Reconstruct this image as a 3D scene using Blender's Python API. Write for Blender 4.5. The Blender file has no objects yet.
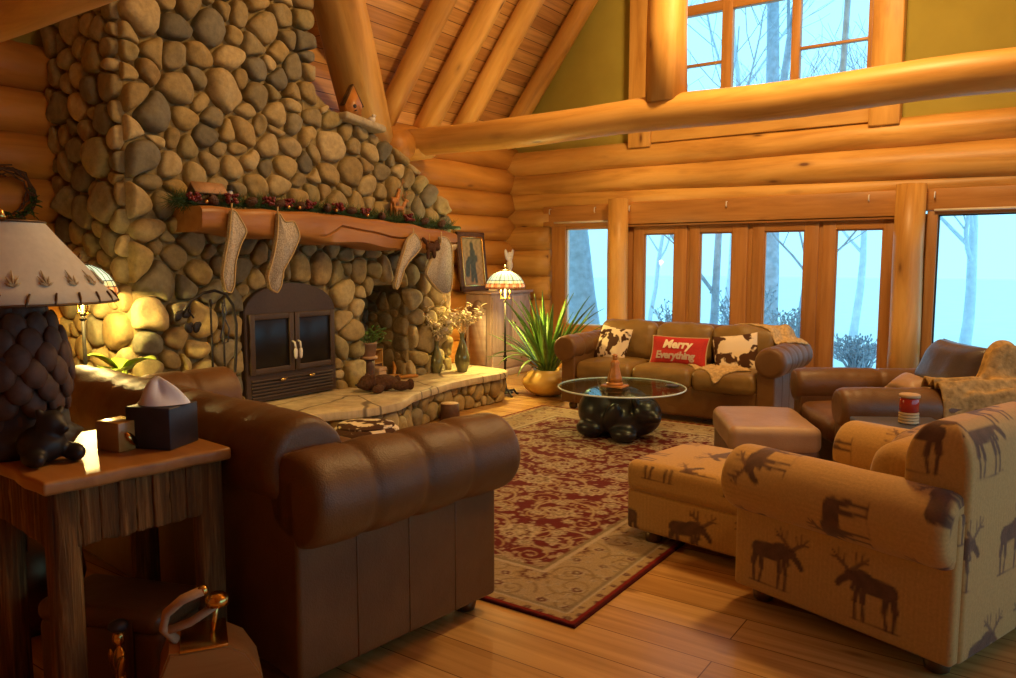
# log house living room with a stone fireplace, winter outside
WORLD = 1.9
LAMP = 95
EXPO = 0.0
FILL_POINT = 470
CANS_AND_FILL = [(-1.6, 5.6, 5.4, 420, -3.8, 9.2, 2.4, 95), (.9, 2.2, 4.6, 330, -4.2, 5.6, 1.0, 80)]
import bpy, bmesh, math, random
import numpy as np
from mathutils import Vector, Matrix, Euler, noise
from mathutils.bvhtree import BVHTree
random.seed(7)
SC = bpy.context.scene
COL = SC.collection
PI = math.pi
R = math.radians

# ------------------------------------------------------------------ materials
def new_mat(name):
    m = bpy.data.materials.new(name); m.use_nodes = True
    nt = m.node_tree; nt.nodes.clear()
    out = nt.nodes.new('ShaderNodeOutputMaterial')
    return m, nt, out
def nd(nt, typ, **kw):
    n = nt.nodes.new(typ)
    for k, v in kw.items():
        if k in n.inputs: n.inputs[k].default_value = v
        else: setattr(n, k, v)
    return n
def ramp(nt, stops, interp='LINEAR'):
    n = nt.nodes.new('ShaderNodeValToRGB'); cr = n.color_ramp; cr.interpolation = interp
    while len(cr.elements) < len(stops): cr.elements.new(0.5)
    for e, (p, c) in zip(cr.elements, stops):
        e.position = p; e.color = (c[0], c[1], c[2], 1)
    return n
def principled(nt, out, rough=.6, spec=.5, metal=0, **kw):
    b = nt.nodes.new('ShaderNodeBsdfPrincipled')
    b.inputs['Roughness'].default_value = rough
    b.inputs['Metallic'].default_value = metal
    b.inputs['Specular IOR Level'].default_value = spec
    for k, v in kw.items(): b.inputs[k].default_value = v
    nt.links.new(b.outputs[0], out.inputs[0]); return b
def coords(nt, scale, attr='gv', obj=False):
    mp = nt.nodes.new('ShaderNodeMapping'); mp.inputs['Scale'].default_value = scale
    if obj:
        t = nt.nodes.new('ShaderNodeTexCoord'); nt.links.new(t.outputs['Object'], mp.inputs[0])
    else:
        t = nt.nodes.new('ShaderNodeAttribute'); t.attribute_name = attr; nt.links.new(t.outputs['Vector'], mp.inputs[0])
    return mp
def mixrgb(nt, fac, a, b, mode='MIX'):
    n = nt.nodes.new('ShaderNodeMix'); n.data_type = 'RGBA'; n.blend_type = mode
    for s, v in ((0, fac), (6, a), (7, b)):
        if hasattr(v, 'links') or hasattr(v, 'is_linked'): nt.links.new(v, n.inputs[s])
        elif isinstance(v, (int, float)): n.inputs[s].default_value = v
        else: n.inputs[s].default_value = (v[0], v[1], v[2], 1)
    return n.outputs[2]
def bump(nt, b, h, strength=.3, dist=.01):
    n = nt.nodes.new('ShaderNodeBump'); n.inputs['Strength'].default_value = strength; n.inputs['Distance'].default_value = dist
    nt.links.new(h, n.inputs['Height']); nt.links.new(n.outputs[0], b.inputs['Normal'])
def wood(name, lo, mid, hi, rough=.45, knots=.5, stretch=(1.1, 11, 11), bmp=.15, knotcol=None):
    m, nt, out = new_mat(name); b = principled(nt, out, rough, .4)
    L = nt.links.new
    mp = coords(nt, stretch)
    n1 = nd(nt, 'ShaderNodeTexNoise', Scale=1.0, Detail=5.0, Roughness=.6, Distortion=.5); L(mp.outputs[0], n1.inputs[0])
    rp = ramp(nt, [(.25, lo), (.5, mid), (.78, hi)]); L(n1.outputs[0], rp.inputs[0])
    col = rp.outputs[0]
    mp3 = coords(nt, (.7, 1.2, 1.2)); n3 = nd(nt, 'ShaderNodeTexNoise', Scale=1.0, Detail=2.0); L(mp3.outputs[0], n3.inputs[0])
    r3 = ramp(nt, [(.3, (.74, .70, .66)), (.7, (1.1, 1.1, 1.1))]); L(n3.outputs[0], r3.inputs[0])
    col = mixrgb(nt, 1.0, col, r3.outputs[0], 'MULTIPLY')
    if knots > 0:
        mp2 = coords(nt, (1.5, 4.2, 4.2))
        v = nd(nt, 'ShaderNodeTexVoronoi', Scale=1.0, Randomness=1.0); L(mp2.outputs[0], v.inputs[0])
        r2 = ramp(nt, [(.0, (1, 1, 1)), (.05, (1, 1, 1)), (.11, (.25, .25, .25)), (.2, (0, 0, 0))]); L(v.outputs['Distance'], r2.inputs[0])
        mu = nd(nt, 'ShaderNodeMath', operation='MULTIPLY'); L(r2.outputs[0], mu.inputs[0]); mu.inputs[1].default_value = knots
        col = mixrgb(nt, mu.outputs[0], col, knotcol or (lo[0]*.3, lo[1]*.22, lo[2]*.2))
    L(col, b.inputs['Base Color'])
    bump(nt, b, n1.outputs[0], bmp, .02)
    return m
def planks(name, cols, width, length, rough=.3, seam=.004, along='x', seamcol=(.06, .025, .008), spec=.5, bmp=.1):
    """boards laid in the gv plane: x along the board, y across it"""
    m, nt, out = new_mat(name); b = principled(nt, out, rough, spec); L = nt.links.new
    mp = coords(nt, (1, 1, 0))
    br = nd(nt, 'ShaderNodeTexBrick', Scale=1.0); L(mp.outputs[0], br.inputs[0])
    br.inputs['Mortar Size'].default_value = seam; br.inputs['Brick Width'].default_value = length; br.inputs['Row Height'].default_value = width
    br.inputs['Mortar Smooth'].default_value = .3; br.inputs['Bias'].default_value = 0
    br.offset = .37; br.offset_frequency = 2
    br.inputs['Color1'].default_value = (0, 0, 0, 1); br.inputs['Color2'].default_value = (1, 1, 1, 1); br.inputs['Mortar'].default_value = (.5, .5, .5, 1)
    rp = ramp(nt, [(0, cols[0]), (.5, cols[1]), (1, cols[2])]); L(br.outputs[0], rp.inputs[0])
    mp2 = coords(nt, (1.0, 22, 22)); n1 = nd(nt, 'ShaderNodeTexNoise', Scale=1.0, Detail=4.0, Distortion=.4); L(mp2.outputs[0], n1.inputs[0])
    r2 = ramp(nt, [(.3, (.72, .66, .6)), (.65, (1.08, 1.08, 1.08))]); L(n1.outputs[0], r2.inputs[0])
    col = mixrgb(nt, 1.0, rp.outputs[0], r2.outputs[0], 'MULTIPLY')
    mpk = coords(nt, (1.3, 4.0, 1)); v = nd(nt, 'ShaderNodeTexVoronoi', Scale=1.0); L(mpk.outputs[0], v.inputs[0])
    rk = ramp(nt, [(0, (.7, .7, .7)), (.04, (.6, .6, .6)), (.1, (0, 0, 0))]); L(v.outputs['Distance'], rk.inputs[0])
    col = mixrgb(nt, rk.outputs[0], col, (cols[0][0]*.35, cols[0][1]*.25, cols[0][2]*.2))
    col = mixrgb(nt, br.outputs['Fac'], col, seamcol)
    L(col, b.inputs['Base Color'])
    iv = nd(nt, 'ShaderNodeMath', operation='SUBTRACT'); iv.inputs[0].default_value = 1; L(br.outputs['Fac'], iv.inputs[1])
    bump(nt, b, iv.outputs[0], bmp, .01)
    return m
def leather(name, c1, c2, rough=.42, scale=3.0):
    m, nt, out = new_mat(name); b = principled(nt, out, rough, .45); L = nt.links.new
    mp = coords(nt, (1, 1, 1), obj=True)
    n1 = nd(nt, 'ShaderNodeTexNoise', Scale=scale, Detail=4.0, Roughness=.6); L(mp.outputs[0], n1.inputs[0])
    rp = ramp(nt, [(.32, c1), (.68, c2)]); L(n1.outputs[0], rp.inputs[0]); L(rp.outputs[0], b.inputs['Base Color'])
    v = nd(nt, 'ShaderNodeTexVoronoi', Scale=160.0); L(mp.outputs[0], v.inputs[0])
    n2 = nd(nt, 'ShaderNodeTexNoise', Scale=14.0, Detail=3.0); L(mp.outputs[0], n2.inputs[0])
    ad = nd(nt, 'ShaderNodeMath', operation='MULTIPLY_ADD'); L(v.outputs['Distance'], ad.inputs[0]); ad.inputs[1].default_value = .25; L(n2.outputs[0], ad.inputs[2])
    bump(nt, b, ad.outputs[0], .28, .012)
    return m
def plain(name, c, rough=.6, metal=0, spec=.5, nscale=0, namt=.25, bmp=0, **kw):
    m, nt, out = new_mat(name); b = principled(nt, out, rough, spec, metal, **kw); L = nt.links.new
    b.inputs['Base Color'].default_value = (*c, 1)
    if nscale:
        mp = coords(nt, (1, 1, 1), obj=True)
        n1 = nd(nt, 'ShaderNodeTexNoise', Scale=float(nscale), Detail=4.0); L(mp.outputs[0], n1.inputs[0])
        lo = tuple(x*(1-namt) for x in c); hi = tuple(min(1, x*(1+namt)) for x in c)
        rp = ramp(nt, [(.3, lo), (.7, hi)]); L(n1.outputs[0], rp.inputs[0]); L(rp.outputs[0], b.inputs['Base Color'])
        if bmp: bump(nt, b, n1.outputs[0], bmp, .01)
    return m
def vcol(name, rough=.8, spec=.3, nscale=0, bmp=0, namt=.2, sheen=0):
    """colour from the mesh's own 'col' attribute, with fine grain"""
    m, nt, out = new_mat(name); b = principled(nt, out, rough, spec); L = nt.links.new
    a = nt.nodes.new('ShaderNodeAttribute'); a.attribute_name = 'col'; col = a.outputs['Color']
    if nscale:
        mp = coords(nt, (1, 1, 1), obj=True)
        n1 = nd(nt, 'ShaderNodeTexNoise', Scale=float(nscale), Detail=5.0, Roughness=.65); L(mp.outputs[0], n1.inputs[0])
        r2 = ramp(nt, [(.3, (1-namt,)*3), (.7, (1+namt*.6,)*3)]); L(n1.outputs[0], r2.inputs[0])
        col = mixrgb(nt, 1.0, col, r2.outputs[0], 'MULTIPLY')
        if bmp: bump(nt, b, n1.outputs[0], bmp, .012)
    L(col, b.inputs['Base Color'])
    if sheen: b.inputs['Sheen Weight'].default_value = sheen
    return m
def glow(name, c, strength, base=None):
    m, nt, out = new_mat(name); b = principled(nt, out, .35, .4)
    b.inputs['Base Color'].default_value = (*(base or c), 1)
    b.inputs['Emission Color'].default_value = (*c, 1); b.inputs['Emission Strength'].default_value = strength
    return m
def glass_pane(name, tint=(1, 1, 1), refl=.01):
    m, nt, out = new_mat(name); L = nt.links.new
    t = nt.nodes.new('ShaderNodeBsdfTransparent'); t.inputs[0].default_value = (*tint, 1)
    g = nt.nodes.new('ShaderNodeBsdfGlossy'); g.inputs['Roughness'].default_value = .02
    fr = nt.nodes.new('ShaderNodeLayerWeight'); fr.inputs[0].default_value = .25
    ma = nd(nt, 'ShaderNodeMath', operation='MULTIPLY_ADD'); L(fr.outputs['Facing'], ma.inputs[0]); ma.inputs[1].default_value = .10; ma.inputs[2].default_value = refl
    mx = nt.nodes.new('ShaderNodeMixShader'); L(ma.outputs[0], mx.inputs[0]); L(t.outputs[0], mx.inputs[1]); L(g.outputs[0], mx.inputs[2])
    L(mx.outputs[0], out.inputs[0]); return m

# ------------------------------------------------------------------ mesh builder
class MB:
    def __init__(s): s.v = []; s.f = []; s.g = []; s.c = []; s.n = 0
    def add(s, verts, faces, gv=None, col=(1, 1, 1), M=None):
        V = np.asarray(verts, float).reshape(-1, 3)
        if gv is None: gv = V + np.random.rand(3)*5
        if M is not None:
            A = np.array(M); V = V @ A[:3, :3].T + A[:3, 3]
        c = np.asarray(col, float)
        if c.ndim == 1: c = np.tile(c[:3], (len(V), 1))
        s.v.append(V); s.g.append(np.asarray(gv, float)); s.c.append(c)
        o = s.n; s.f += [tuple(i+o for i in f) for f in faces]; s.n += len(V)
        return s
    def box(s, lo, hi, bev=.006, M=None, col=(1, 1, 1), axis=None):
        lo = np.array(lo, float); hi = np.array(hi, float); h = (hi-lo)/2; c = (hi+lo)/2
        b = min(bev, *(h*.45))
        V, F = rbox_geo(h, b, 2 if b > .02 else 1, (1, 1, 1))
        ax = axis if axis is not None else int(np.argmax(h))
        gv = np.roll(V, -ax, axis=1) + np.random.rand(3)*7
        return s.add(V+c, F, gv, col, M)
    def rbox(s, c, h, r, seg=3, n=(8, 8, 8), M=None, col=(1, 1, 1), fn=None, axis=None):
        V, F = rbox_geo(np.array(h, float), r, seg, n)
        if fn is not None: V = fn(V)
        T = Matrix.Translation(c) @ (M or Matrix())
        return s.add(V, F, None if axis is None else np.roll(V, -axis, axis=1)+np.random.rand(3)*9, col, T)
    def tube(s, pts, rad, n=10, caps=True, col=(1, 1, 1), M=None, wob=0, seed=0, flat=None):
        P = [Vector(p) for p in pts]; k = len(P)
        if not hasattr(rad, '__len__'): rad = [rad]*k
        V = []; G = []; up = None; L = 0; off = random.random()*20
        for i in range(k):
            t = (P[min(i+1, k-1)]-P[max(i-1, 0)])
            t = t.normalized() if t.length > 1e-9 else Vector((0, 0, 1))
            if up is None:
                up = Vector((0, 0, 1)) if abs(t.z) < .9 else Vector((1, 0, 0))
            a = up - t*up.dot(t); a.normalize(); bb = t.cross(a); up = a
            if i: L += (P[i]-P[i-1]).length
            for j in range(n):
                th = 2*PI*j/n; rr = rad[i]
                if wob: rr *= 1+wob*noise.noise(Vector((L*1.1+seed*9.7, math.cos(th)*.8, math.sin(th)*.8+seed)))
                w = rr*(flat or 1)
                q = P[i]+a*math.cos(th)*rr+bb*math.sin(th)*w
                V.append(q[:]); G.append((L+off, math.cos(th)*rad[i]+seed, math.sin(th)*rad[i]+off))
        F = [(i*n+j, i*n+(j+1) % n, (i+1)*n+(j+1) % n, (i+1)*n+j) for i in range(k-1) for j in range(n)]
        if caps: F += [tuple(reversed(range(n))), tuple(range((k-1)*n, k*n))]
        return s.add(V, F, G, col, M)
    def lathe(s, prof, c=(0, 0, 0), n=24, M=None, col=(1, 1, 1), fn=None):
        V = []; F = []; k = len(prof)
        for r, z in prof:
            for j in range(n):
                th = 2*PI*j/n; rr = r*(fn(th, z) if fn else 1)
                V.append((c[0]+rr*math.cos(th), c[1]+rr*math.sin(th), c[2]+z))
        F = [(i*n+j, i*n+(j+1) % n, (i+1)*n+(j+1) % n, (i+1)*n+j) for i in range(k-1) for j in range(n)]
        F += [tuple(reversed(range(n))), tuple(range((k-1)*n, k*n))]
        return s.add(V, F, None, col, M)
    def ell(s, c, r, M=None, nu=16, nv=10, col=(1, 1, 1)):
        if not hasattr(r, '__len__'): r = (r, r, r)
        V = [(0, 0, r[2])]
        for i in range(1, nv):
            ph = PI*i/nv
            for j in range(nu):
                th = 2*PI*j/nu; V.append((r[0]*math.sin(ph)*math.cos(th), r[1]*math.sin(ph)*math.sin(th), r[2]*math.cos(ph)))
        V.append((0, 0, -r[2])); F = [(0, 1+j, 1+(j+1) % nu) for j in range(nu)]
        for i in range(nv-2):
            F += [(1+i*nu+j, 1+(i+1)*nu+j, 1+(i+1)*nu+(j+1) % nu, 1+i*nu+(j+1) % nu) for j in range(nu)]
        e = len(V)-1; F += [(e, 1+(nv-2)*nu+(j+1) % nu, 1+(nv-2)*nu+j) for j in range(nu)]
        return s.add(V, F, None, col, Matrix.Translation(c) @ (M or Matrix()))
    def prism(s, poly, d, M=None, col=(1, 1, 1), bev=.004):
        """poly in local xy extruded along z by d"""
        bm = bmesh.new(); vs = [bm.verts.new((x, y, 0)) for x, y in poly]; f = bm.faces.new(vs)
        if f.normal.z > 0: pass
        r = bmesh.ops.extrude_face_region(bm, geom=[f]); bmesh.ops.translate(bm, vec=(0, 0, d), verts=[v for v in r['geom'] if isinstance(v, bmesh.types.BMVert)])
        bmesh.ops.recalc_face_normals(bm, faces=bm.faces)
        if bev: bmesh.ops.bevel(bm, geom=[e for e in bm.edges if abs(e.verts[0].co.z-e.verts[1].co.z) < 1e-6], offset=bev, segments=2, affect='EDGES', clamp_overlap=True)
        bm.verts.index_update(); V = [v.co[:] for v in bm.verts]; F = [tuple(v.index for v in f.verts) for f in bm.faces]; bm.free()
        return s.add(V, F, None, col, M)
    def build(s, name, mat, parent=None, smooth=True, auto=None):
        me = bpy.data.meshes.new(name)
        V = np.concatenate(s.v) if s.v else np.zeros((0, 3))
        me.from_pydata(V.tolist(), [], s.f)
        a = me.attributes.new('gv', 'FLOAT_VECTOR', 'POINT'); a.data.foreach_set('vector', np.concatenate(s.g).astype(np.float32).ravel())
        C = np.concatenate(s.c); C4 = np.ones((len(C), 4), np.float32); C4[:, :3] = C
        a = me.attributes.new('col', 'FLOAT_COLOR', 'POINT'); a.data.foreach_set('color', C4.ravel())
        if smooth: me.polygons.foreach_set('use_smooth', [True]*len(me.polygons))
        me.update()
        if smooth and auto: me.set_sharp_from_angle(angle=R(auto))
        o = bpy.data.objects.new(name, me); COL.objects.link(o)
        if isinstance(mat, (list, tuple)):
            for x in mat: me.materials.append(x)
        else: me.materials.append(mat)
        if parent: o.parent = parent
        return o
def axis_params(h, r, seg, n):
    t = [-h + r*(1-math.cos(PI/2*i/seg)) if False else -h + r*i/seg for i in range(seg)]
    inner = list(np.linspace(-h+r, h-r, n+1))
    return t + inner + [-x for x in reversed(t)]
def rbox_geo(h, r, seg, n):
    """rounded box as one closed grid shell"""
    P = [axis_params(h[i], min(r, h[i]*.999), seg, n[i]) for i in range(3)]
    r3 = [min(r, h[i]*.999) for i in range(3)]
    idx = {}; V = []; F = []
    def vert(p, key):
        if key in idx: return idx[key]
        inner = [max(-(h[i]-r3[i]), min(h[i]-r3[i], p[i])) for i in range(3)]
        d = [(p[i]-inner[i])/r3[i] for i in range(3)]
        L = math.sqrt(sum(x*x for x in d)); q = p
        if L > 1e-9:
            mx = max(abs(x) for x in d); q = [inner[i]+d[i]/L*r3[i]*mx for i in range(3)]
        idx[key] = len(V); V.append(q); return idx[key]
    for ax in range(3):
        a, b = (ax+1) % 3, (ax+2) % 3
        for sd in (0, len(P[ax])-1):
            for i in range(len(P[a])-1):
                for j in range(len(P[b])-1):
                    q = []
                    for (ii, jj) in ((i, j), (i+1, j), (i+1, j+1), (i, j+1)):
                        k = [0, 0, 0]; k[ax] = sd; k[a] = ii; k[b] = jj
                        q.append(vert([P[m][k[m]] for m in range(3)], tuple(k)))
                    F.append(tuple(q) if sd else tuple(reversed(q)))
    return np.array(V), F
def from_mods(name, mesh_obj, mat, parent=None, col=(1, 1, 1)):
    dg = bpy.context.evaluated_depsgraph_get(); ev = mesh_obj.evaluated_get(dg)
    me = bpy.data.meshes.new_from_object(ev); me.name = name
    bpy.data.objects.remove(mesh_obj)
    me.materials.clear(); me.materials.append(mat)
    me.polygons.foreach_set('use_smooth', [True]*len(me.polygons))
    o = bpy.data.objects.new(name, me); COL.objects.link(o)
    if parent: o.parent = parent
    return o
def blob(name, ells, mat, parent=None, vox=.012, smooth=4, loc=None):
    """ellipsoids (centre, radii, euler) fused into one continuous skin"""
    mb = MB()
    for e in ells:
        c, r = e[0], e[1]; M = Euler(e[2]).to_matrix().to_4x4() if len(e) > 2 else None
        mb.ell(c, r, M, 20, 14)
    o = mb.build(name+'_raw', MAT['black'])
    m = o.modifiers.new('r', 'REMESH'); m.mode = 'VOXEL'; m.voxel_size = vox
    s = o.modifiers.new('s', 'SMOOTH'); s.iterations = smooth; s.factor = .5
    return from_mods(name, o, mat, parent)

# ------------------------------------------------------------------ tagging
def tag(o, label=None, cat=None, group=None, kind=None):
    if label: o['label'] = label
    if cat: o['category'] = cat
    if group: o['group'] = group
    if kind: o['kind'] = kind
    return o
def thing(name, label, cat, loc=(0, 0, 0), rz=0, group=None):
    o = bpy.data.objects.new(name, None); COL.objects.link(o); o.empty_display_size = .1
    o.location = loc; o.rotation_euler = (0, 0, rz)
    return tag(o, label, cat, group)
def struct(o): o['kind'] = 'structure'; return o
def copy_tree(o, parent=None):
    c = o.copy(); COL.objects.link(c)
    if parent: c.parent = parent
    for ch in list(o.children): copy_tree(ch, c)
    return c
def rot2(a):
    return np.array([[math.cos(a), -math.sin(a)], [math.sin(a), math.cos(a)]])
MAT = {}
MAT['black'] = plain('black_matte', (.012, .012, .013), .5)
MAT['log'] = wood('peeled_log', (.42, .20, .04), (.65, .36, .09), (.78, .48, .15), .42, .95, (.8, 8, 8), .12, (.13, .045, .015))
MAT['log_dark'] = wood('peeled_log_wall', (.34, .135, .022), (.51, .225, .038), (.62, .305, .065), .45, .7, (.8, 6, 6), .12, (.12, .04, .012))  # darker log copy: weaker light on the fireplace wall put into the colour
MAT['trim'] = wood('stained_trim', (.34, .15, .04), (.46, .22, .06), (.55, .28, .09), .4, .4, (1.2, 14, 14), .08)
MAT['door'] = wood('door_oak', (.30, .13, .035), (.40, .18, .05), (.48, .24, .08), .4, .25, (1.2, 16, 16), .08)
MAT['ceil'] = planks('ceiling_boards', [(.50, .25, .08), (.62, .34, .11), (.72, .43, .16)], .15, 5.0, .4, .005, seamcol=(.12, .05, .015))
MAT['floor'] = planks('floor_boards', [(.48, .26, .075), (.56, .32, .10), (.62, .375, .13)], .21, 2.6, .27, .0028, seamcol=(.16, .07, .02), bmp=.12)
MAT['drywall'] = plain('olive_drywall', (.36, .30, .06), .85, 0, .2, 3, .06)
MAT['stone'] = vcol('river_stone', .72, .3, 22, .35, .28)
MAT['mortar'] = plain('mortar', (.27, .20, .085), .95, 0, .1, 18, .3, .6)
MAT['slab'] = vcol('flagstone', .7, .3, 14, .4, .25)
MAT['leather'] = leather('brown_leather', (.112, .050, .013), (.175, .082, .022), .48)
MAT['leather_tan'] = leather('olive_tan_leather', (.17, .098, .026), (.25, .15, .042), .42)
MAT['leather_red'] = leather('chestnut_leather', (.11, .050, .018), (.165, .078, .028), .40)
MAT['leather_pale'] = leather('taupe_leather', (.34, .21, .12), (.42, .27, .165), .38)
MAT['moose'] = vcol('moose_print_fabric', .85, .2, 90, .15, .14, .2)
MAT['rug'] = vcol('woven_rug', .95, .1, 130, .35, .22)
MAT['iron'] = plain('wrought_iron', (.018, .014, .011), .55, .3)
MAT['insert'] = plain('brown_steel', (.075, .045, .026), .5, .35, .5, 60, .12)
MAT['firebrick'] = plain('sooty_steel', (.012, .009, .007), .35)
MAT['brass'] = plain('aged_brass', (.72, .46, .13), .25, 1.0)
MAT['bronze'] = plain('bronze', (.14, .085, .04), .4, .8)
MAT['bark'] = wood('bark_slabs', (.05, .024, .008), (.19, .09, .022), (.46, .25, .075), .8, 0, (3, 45, 45), .9)
MAT['bark_out'] = plain('hazed_tree_bark', (.46, .50, .58), .9, 0, .1, 9, .18)  # haze and overexposed daylight put into the bark colour
MAT['bark_far'] = plain('hazed_far_bark', (.66, .72, .80), .9, 0, .1, 9, .10)  # paler again, deeper haze put into the colour
MAT['snow'] = plain('snow', (.86, .92, .95), .9, 0, .1, 2, .03)
MAT['tabletop'] = wood('honey_tabletop', (.34, .15, .035), (.45, .21, .055), (.53, .27, .08), .36, .3, (1.2, 14, 14), .04)
MAT['cabinet'] = wood('pickled_pine', (.34, .24, .20), (.44, .33, .29), (.54, .43, .38), .5, .5, (1.0, 14, 14), .06)
MAT['ceramic_gold'] = plain('yellow_glaze', (.62, .40, .10), .35, 0, .5, 4, .12)
MAT['leaf'] = plain('strap_leaf_green', (.11, .22, .035), .4, 0, .5, 9, .4)
MAT['leaf_lime'] = plain('lime_leaf', (.36, .52, .05), .45, 0, .4, 9, .2)
MAT['needles'] = plain('pine_needles', (.035, .075, .022), .6, 0, .3, 30, .4)
MAT['berry'] = plain('red_berries', (.15, .012, .014), .3)
MAT['cone'] = plain('pinecone_scales', (.085, .040, .022), .6, 0, .4, 30, .3)
MAT['gold'] = plain('gilt', (.8, .52, .16), .25, 1.0)
MAT['white'] = plain('white_ceramic', (.75, .72, .65), .4, 0, .5, 12, .08)
MAT['tissue'] = plain('tissue_paper', (.86, .90, .98), .9)
MAT['shade'] = vcol('parchment_shade', .7, .3, 30, .05, .08)
MAT['glass_dark'] = plain('smoked_glass', (.010, .008, .007), .28, 0, .35)
MAT['glass'] = glass_pane('clear_pane', (1, 1, 1), .0)
MAT['glass_table'] = glass_pane('table_glass', (.80, .92, .88), .10)
MAT['glass_edge'] = plain('glass_edge', (.62, .80, .82), .12, 0, .8)
MAT['bearblack'] = plain('glossy_black_resin', (.012, .013, .018), .34, 0, .6, 6, .5)
MAT['plush'] = plain('brown_plush', (.075, .036, .02), .95, 0, .1, 60, .35, .6)
MAT['amber'] = plain('amber_carving', (.42, .17, .035), .35, 0, .5, 14, .3)
MAT['redfab'] = plain('red_cloth', (.46, .035, .028), .85, 0, .2, 120, .15, .2)
MAT['tan_trim'] = plain('tan_cord', (.48, .32, .18), .8)
MAT['cream'] = plain('cream_lettering', (.85, .74, .52), .8)
MAT['cream2'] = plain('grey_lettering', (.50, .38, .30), .8)
MAT['throw'] = plain('cream_knit', (.50, .35, .17), .95, 0, .1, 40, .3, .7)
MAT['throw_fur'] = plain('golden_plush', (.42, .27, .10), .95, 0, .1, 26, .35, .8)
MAT['blue_sheen'] = leather('sheen_leather', (.05, .04, .045), (.085, .065, .07), .3)  # window sheen on the armchair back put into the leather colour
MAT['stock'] = plain('ivory_knit', (.46, .40, .30), .95, 0, .1, 90, .35, .7)
MAT['stock_trim'] = plain('gold_cord', (.50, .36, .15), .6)
MAT['terracotta'] = plain('pale_terracotta', (.44, .27, .15), .8, 0, .2, 20, .15)
MAT['vase'] = plain('green_glass_vase', (.16, .15, .06), .10, .3, .7, 6, .4)
MAT['dried'] = plain('dried_flowers', (.66, .54, .34), .9, 0, .1, 30, .25)
MAT['redwax'] = plain('red_candle', (.42, .03, .015), .15, 0, .6)
MAT['tablegrey'] = plain('dark_slate_table', (.05, .055, .075), .35, 0, .5)
MAT['cork'] = plain('pale_coaster', (.66, .47, .25), .7)
MAT['boxdark'] = plain('dark_slate_box', (.028, .026, .036), .45, 0, .5, 30, .2)
MAT['boxwood'] = wood('amber_box', (.42, .22, .05), (.55, .30, .075), (.62, .37, .11), .2, 0, (2, 18, 18), .03)
MAT['hide'] = None
def hide_mat():
    m, nt, out = new_mat('cowhide'); b = principled(nt, out, .9, .1); L = nt.links.new
    mp = coords(nt, (1, 1, 1)); n1 = nd(nt, 'ShaderNodeTexNoise', Scale=7.5, Detail=3.0, Roughness=.5, Distortion=.4); L(mp.outputs[0], n1.inputs[0])
    rp = ramp(nt, [(.0, (.72, .60, .42)), (.48, (.72, .60, .42)), (.51, (.075, .035, .018)), (1, (.06, .028, .015))]); L(n1.outputs[0], rp.inputs[0]); L(rp.outputs[0], b.inputs['Base Color'])
    n2 = nd(nt, 'ShaderNodeTexNoise', Scale=120.0, Detail=2.0); L(mp.outputs[0], n2.inputs[0]); bump(nt, b, n2.outputs[0], .3, .004)
    return m
MAT['hide'] = hide_mat()

MAT['mantel'] = wood('mantel_log', (.24, .09, .02), (.38, .165, .04), (.50, .25, .07), .38, .8, (.9, 8, 8), .12, (.10, .03, .01))  # log tone darkened, shade on the mantel put into the colour
MAT['pressed'] = plain('pressed_leaf', (.50, .41, .24), .8)
YB = 9.25      # centre plane of the window wall
XL = -6.42     # centre plane of the fireplace wall
RX = -2.0      # ridge
def roofz(x): return 3.83+1.3*(x+6.06)
XR = 2*RX-XL
def log_line(mb, p, q, r0, r1, seed, k=14, wob=.06):
    P = [Vector(p).lerp(Vector(q), i/(k-1)) for i in range(k)]
    for i, a in enumerate(P):
        a.z += .012*noise.noise(Vector((i*.45, seed*3.1, 0)))
    mb.tube(P, [r0+(r1-r0)*i/(k-1) for i in range(k)], 20, True, wob=wob, seed=seed)
# floor
m = MB(); V = [(-6.6, -3.4, 0), (2.6, -3.4, 0), (2.6, 9.4, 0), (-6.6, 9.4, 0)]
m.add(V+[(x, y, -.1) for x, y, z in V], [(0, 1, 2, 3), (7, 6, 5, 4), (0, 4, 5, 1), (1, 5, 6, 2), (2, 6, 7, 3), (3, 7, 4, 0)], [(x, y, 0) for x, y, z in V]*2)
struct(m.build('floor', MAT['floor'], smooth=False))
# ceiling: two main slopes with a cross gable above the fireplace
m = MB(); z0 = roofz(-6.3); zr = roofz(RX); xa = -6.06+(5.52-3.83)/1.3; sl = math.hypot(1, 1.3)
def main_gv(p): return (p[1], (p[0]+6.3)*sl, 0)
P = [(-6.75, 6.1, roofz(-6.75)), (-6.75, 9.5, roofz(-6.75)), (RX, 9.5, zr), (RX, -3.6, zr), (-6.75, -3.6, roofz(-6.75)), (-6.75, 1.5, roofz(-6.75)), (-6.3, 1.5, z0), (xa, 3.8, 5.52), (-6.3, 6.1, z0)]
m.add(P, [tuple(range(9))], [main_gv(p) for p in P])
P = [(RX, 9.5, zr), (RX, -3.6, zr), (XR+.3, -3.6, zr-1.3*(XR+.3-RX)), (XR+.3, 9.5, zr-1.3*(XR+.3-RX))]
m.add(P, [(0, 1, 2, 3)], [(p[1], (p[0]-RX)*sl, 0) for p in P])
s2 = math.hypot(1, .87)
for P in ([(-6.9, 6.1, z0), (-6.3, 6.1, z0), (xa, 3.8, 5.52), (-6.9, 3.8, 5.52)], [(-6.9, 1.5, z0), (-6.3, 1.5, z0), (xa, 3.8, 5.52), (-6.9, 3.8, 5.52)]):
    m.add(P, [(0, 1, 2, 3)], [(p[0], abs(p[1]-3.8)*s2, 0) for p in P])
struct(m.build('ceiling', MAT['ceil'], smooth=False))
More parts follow.
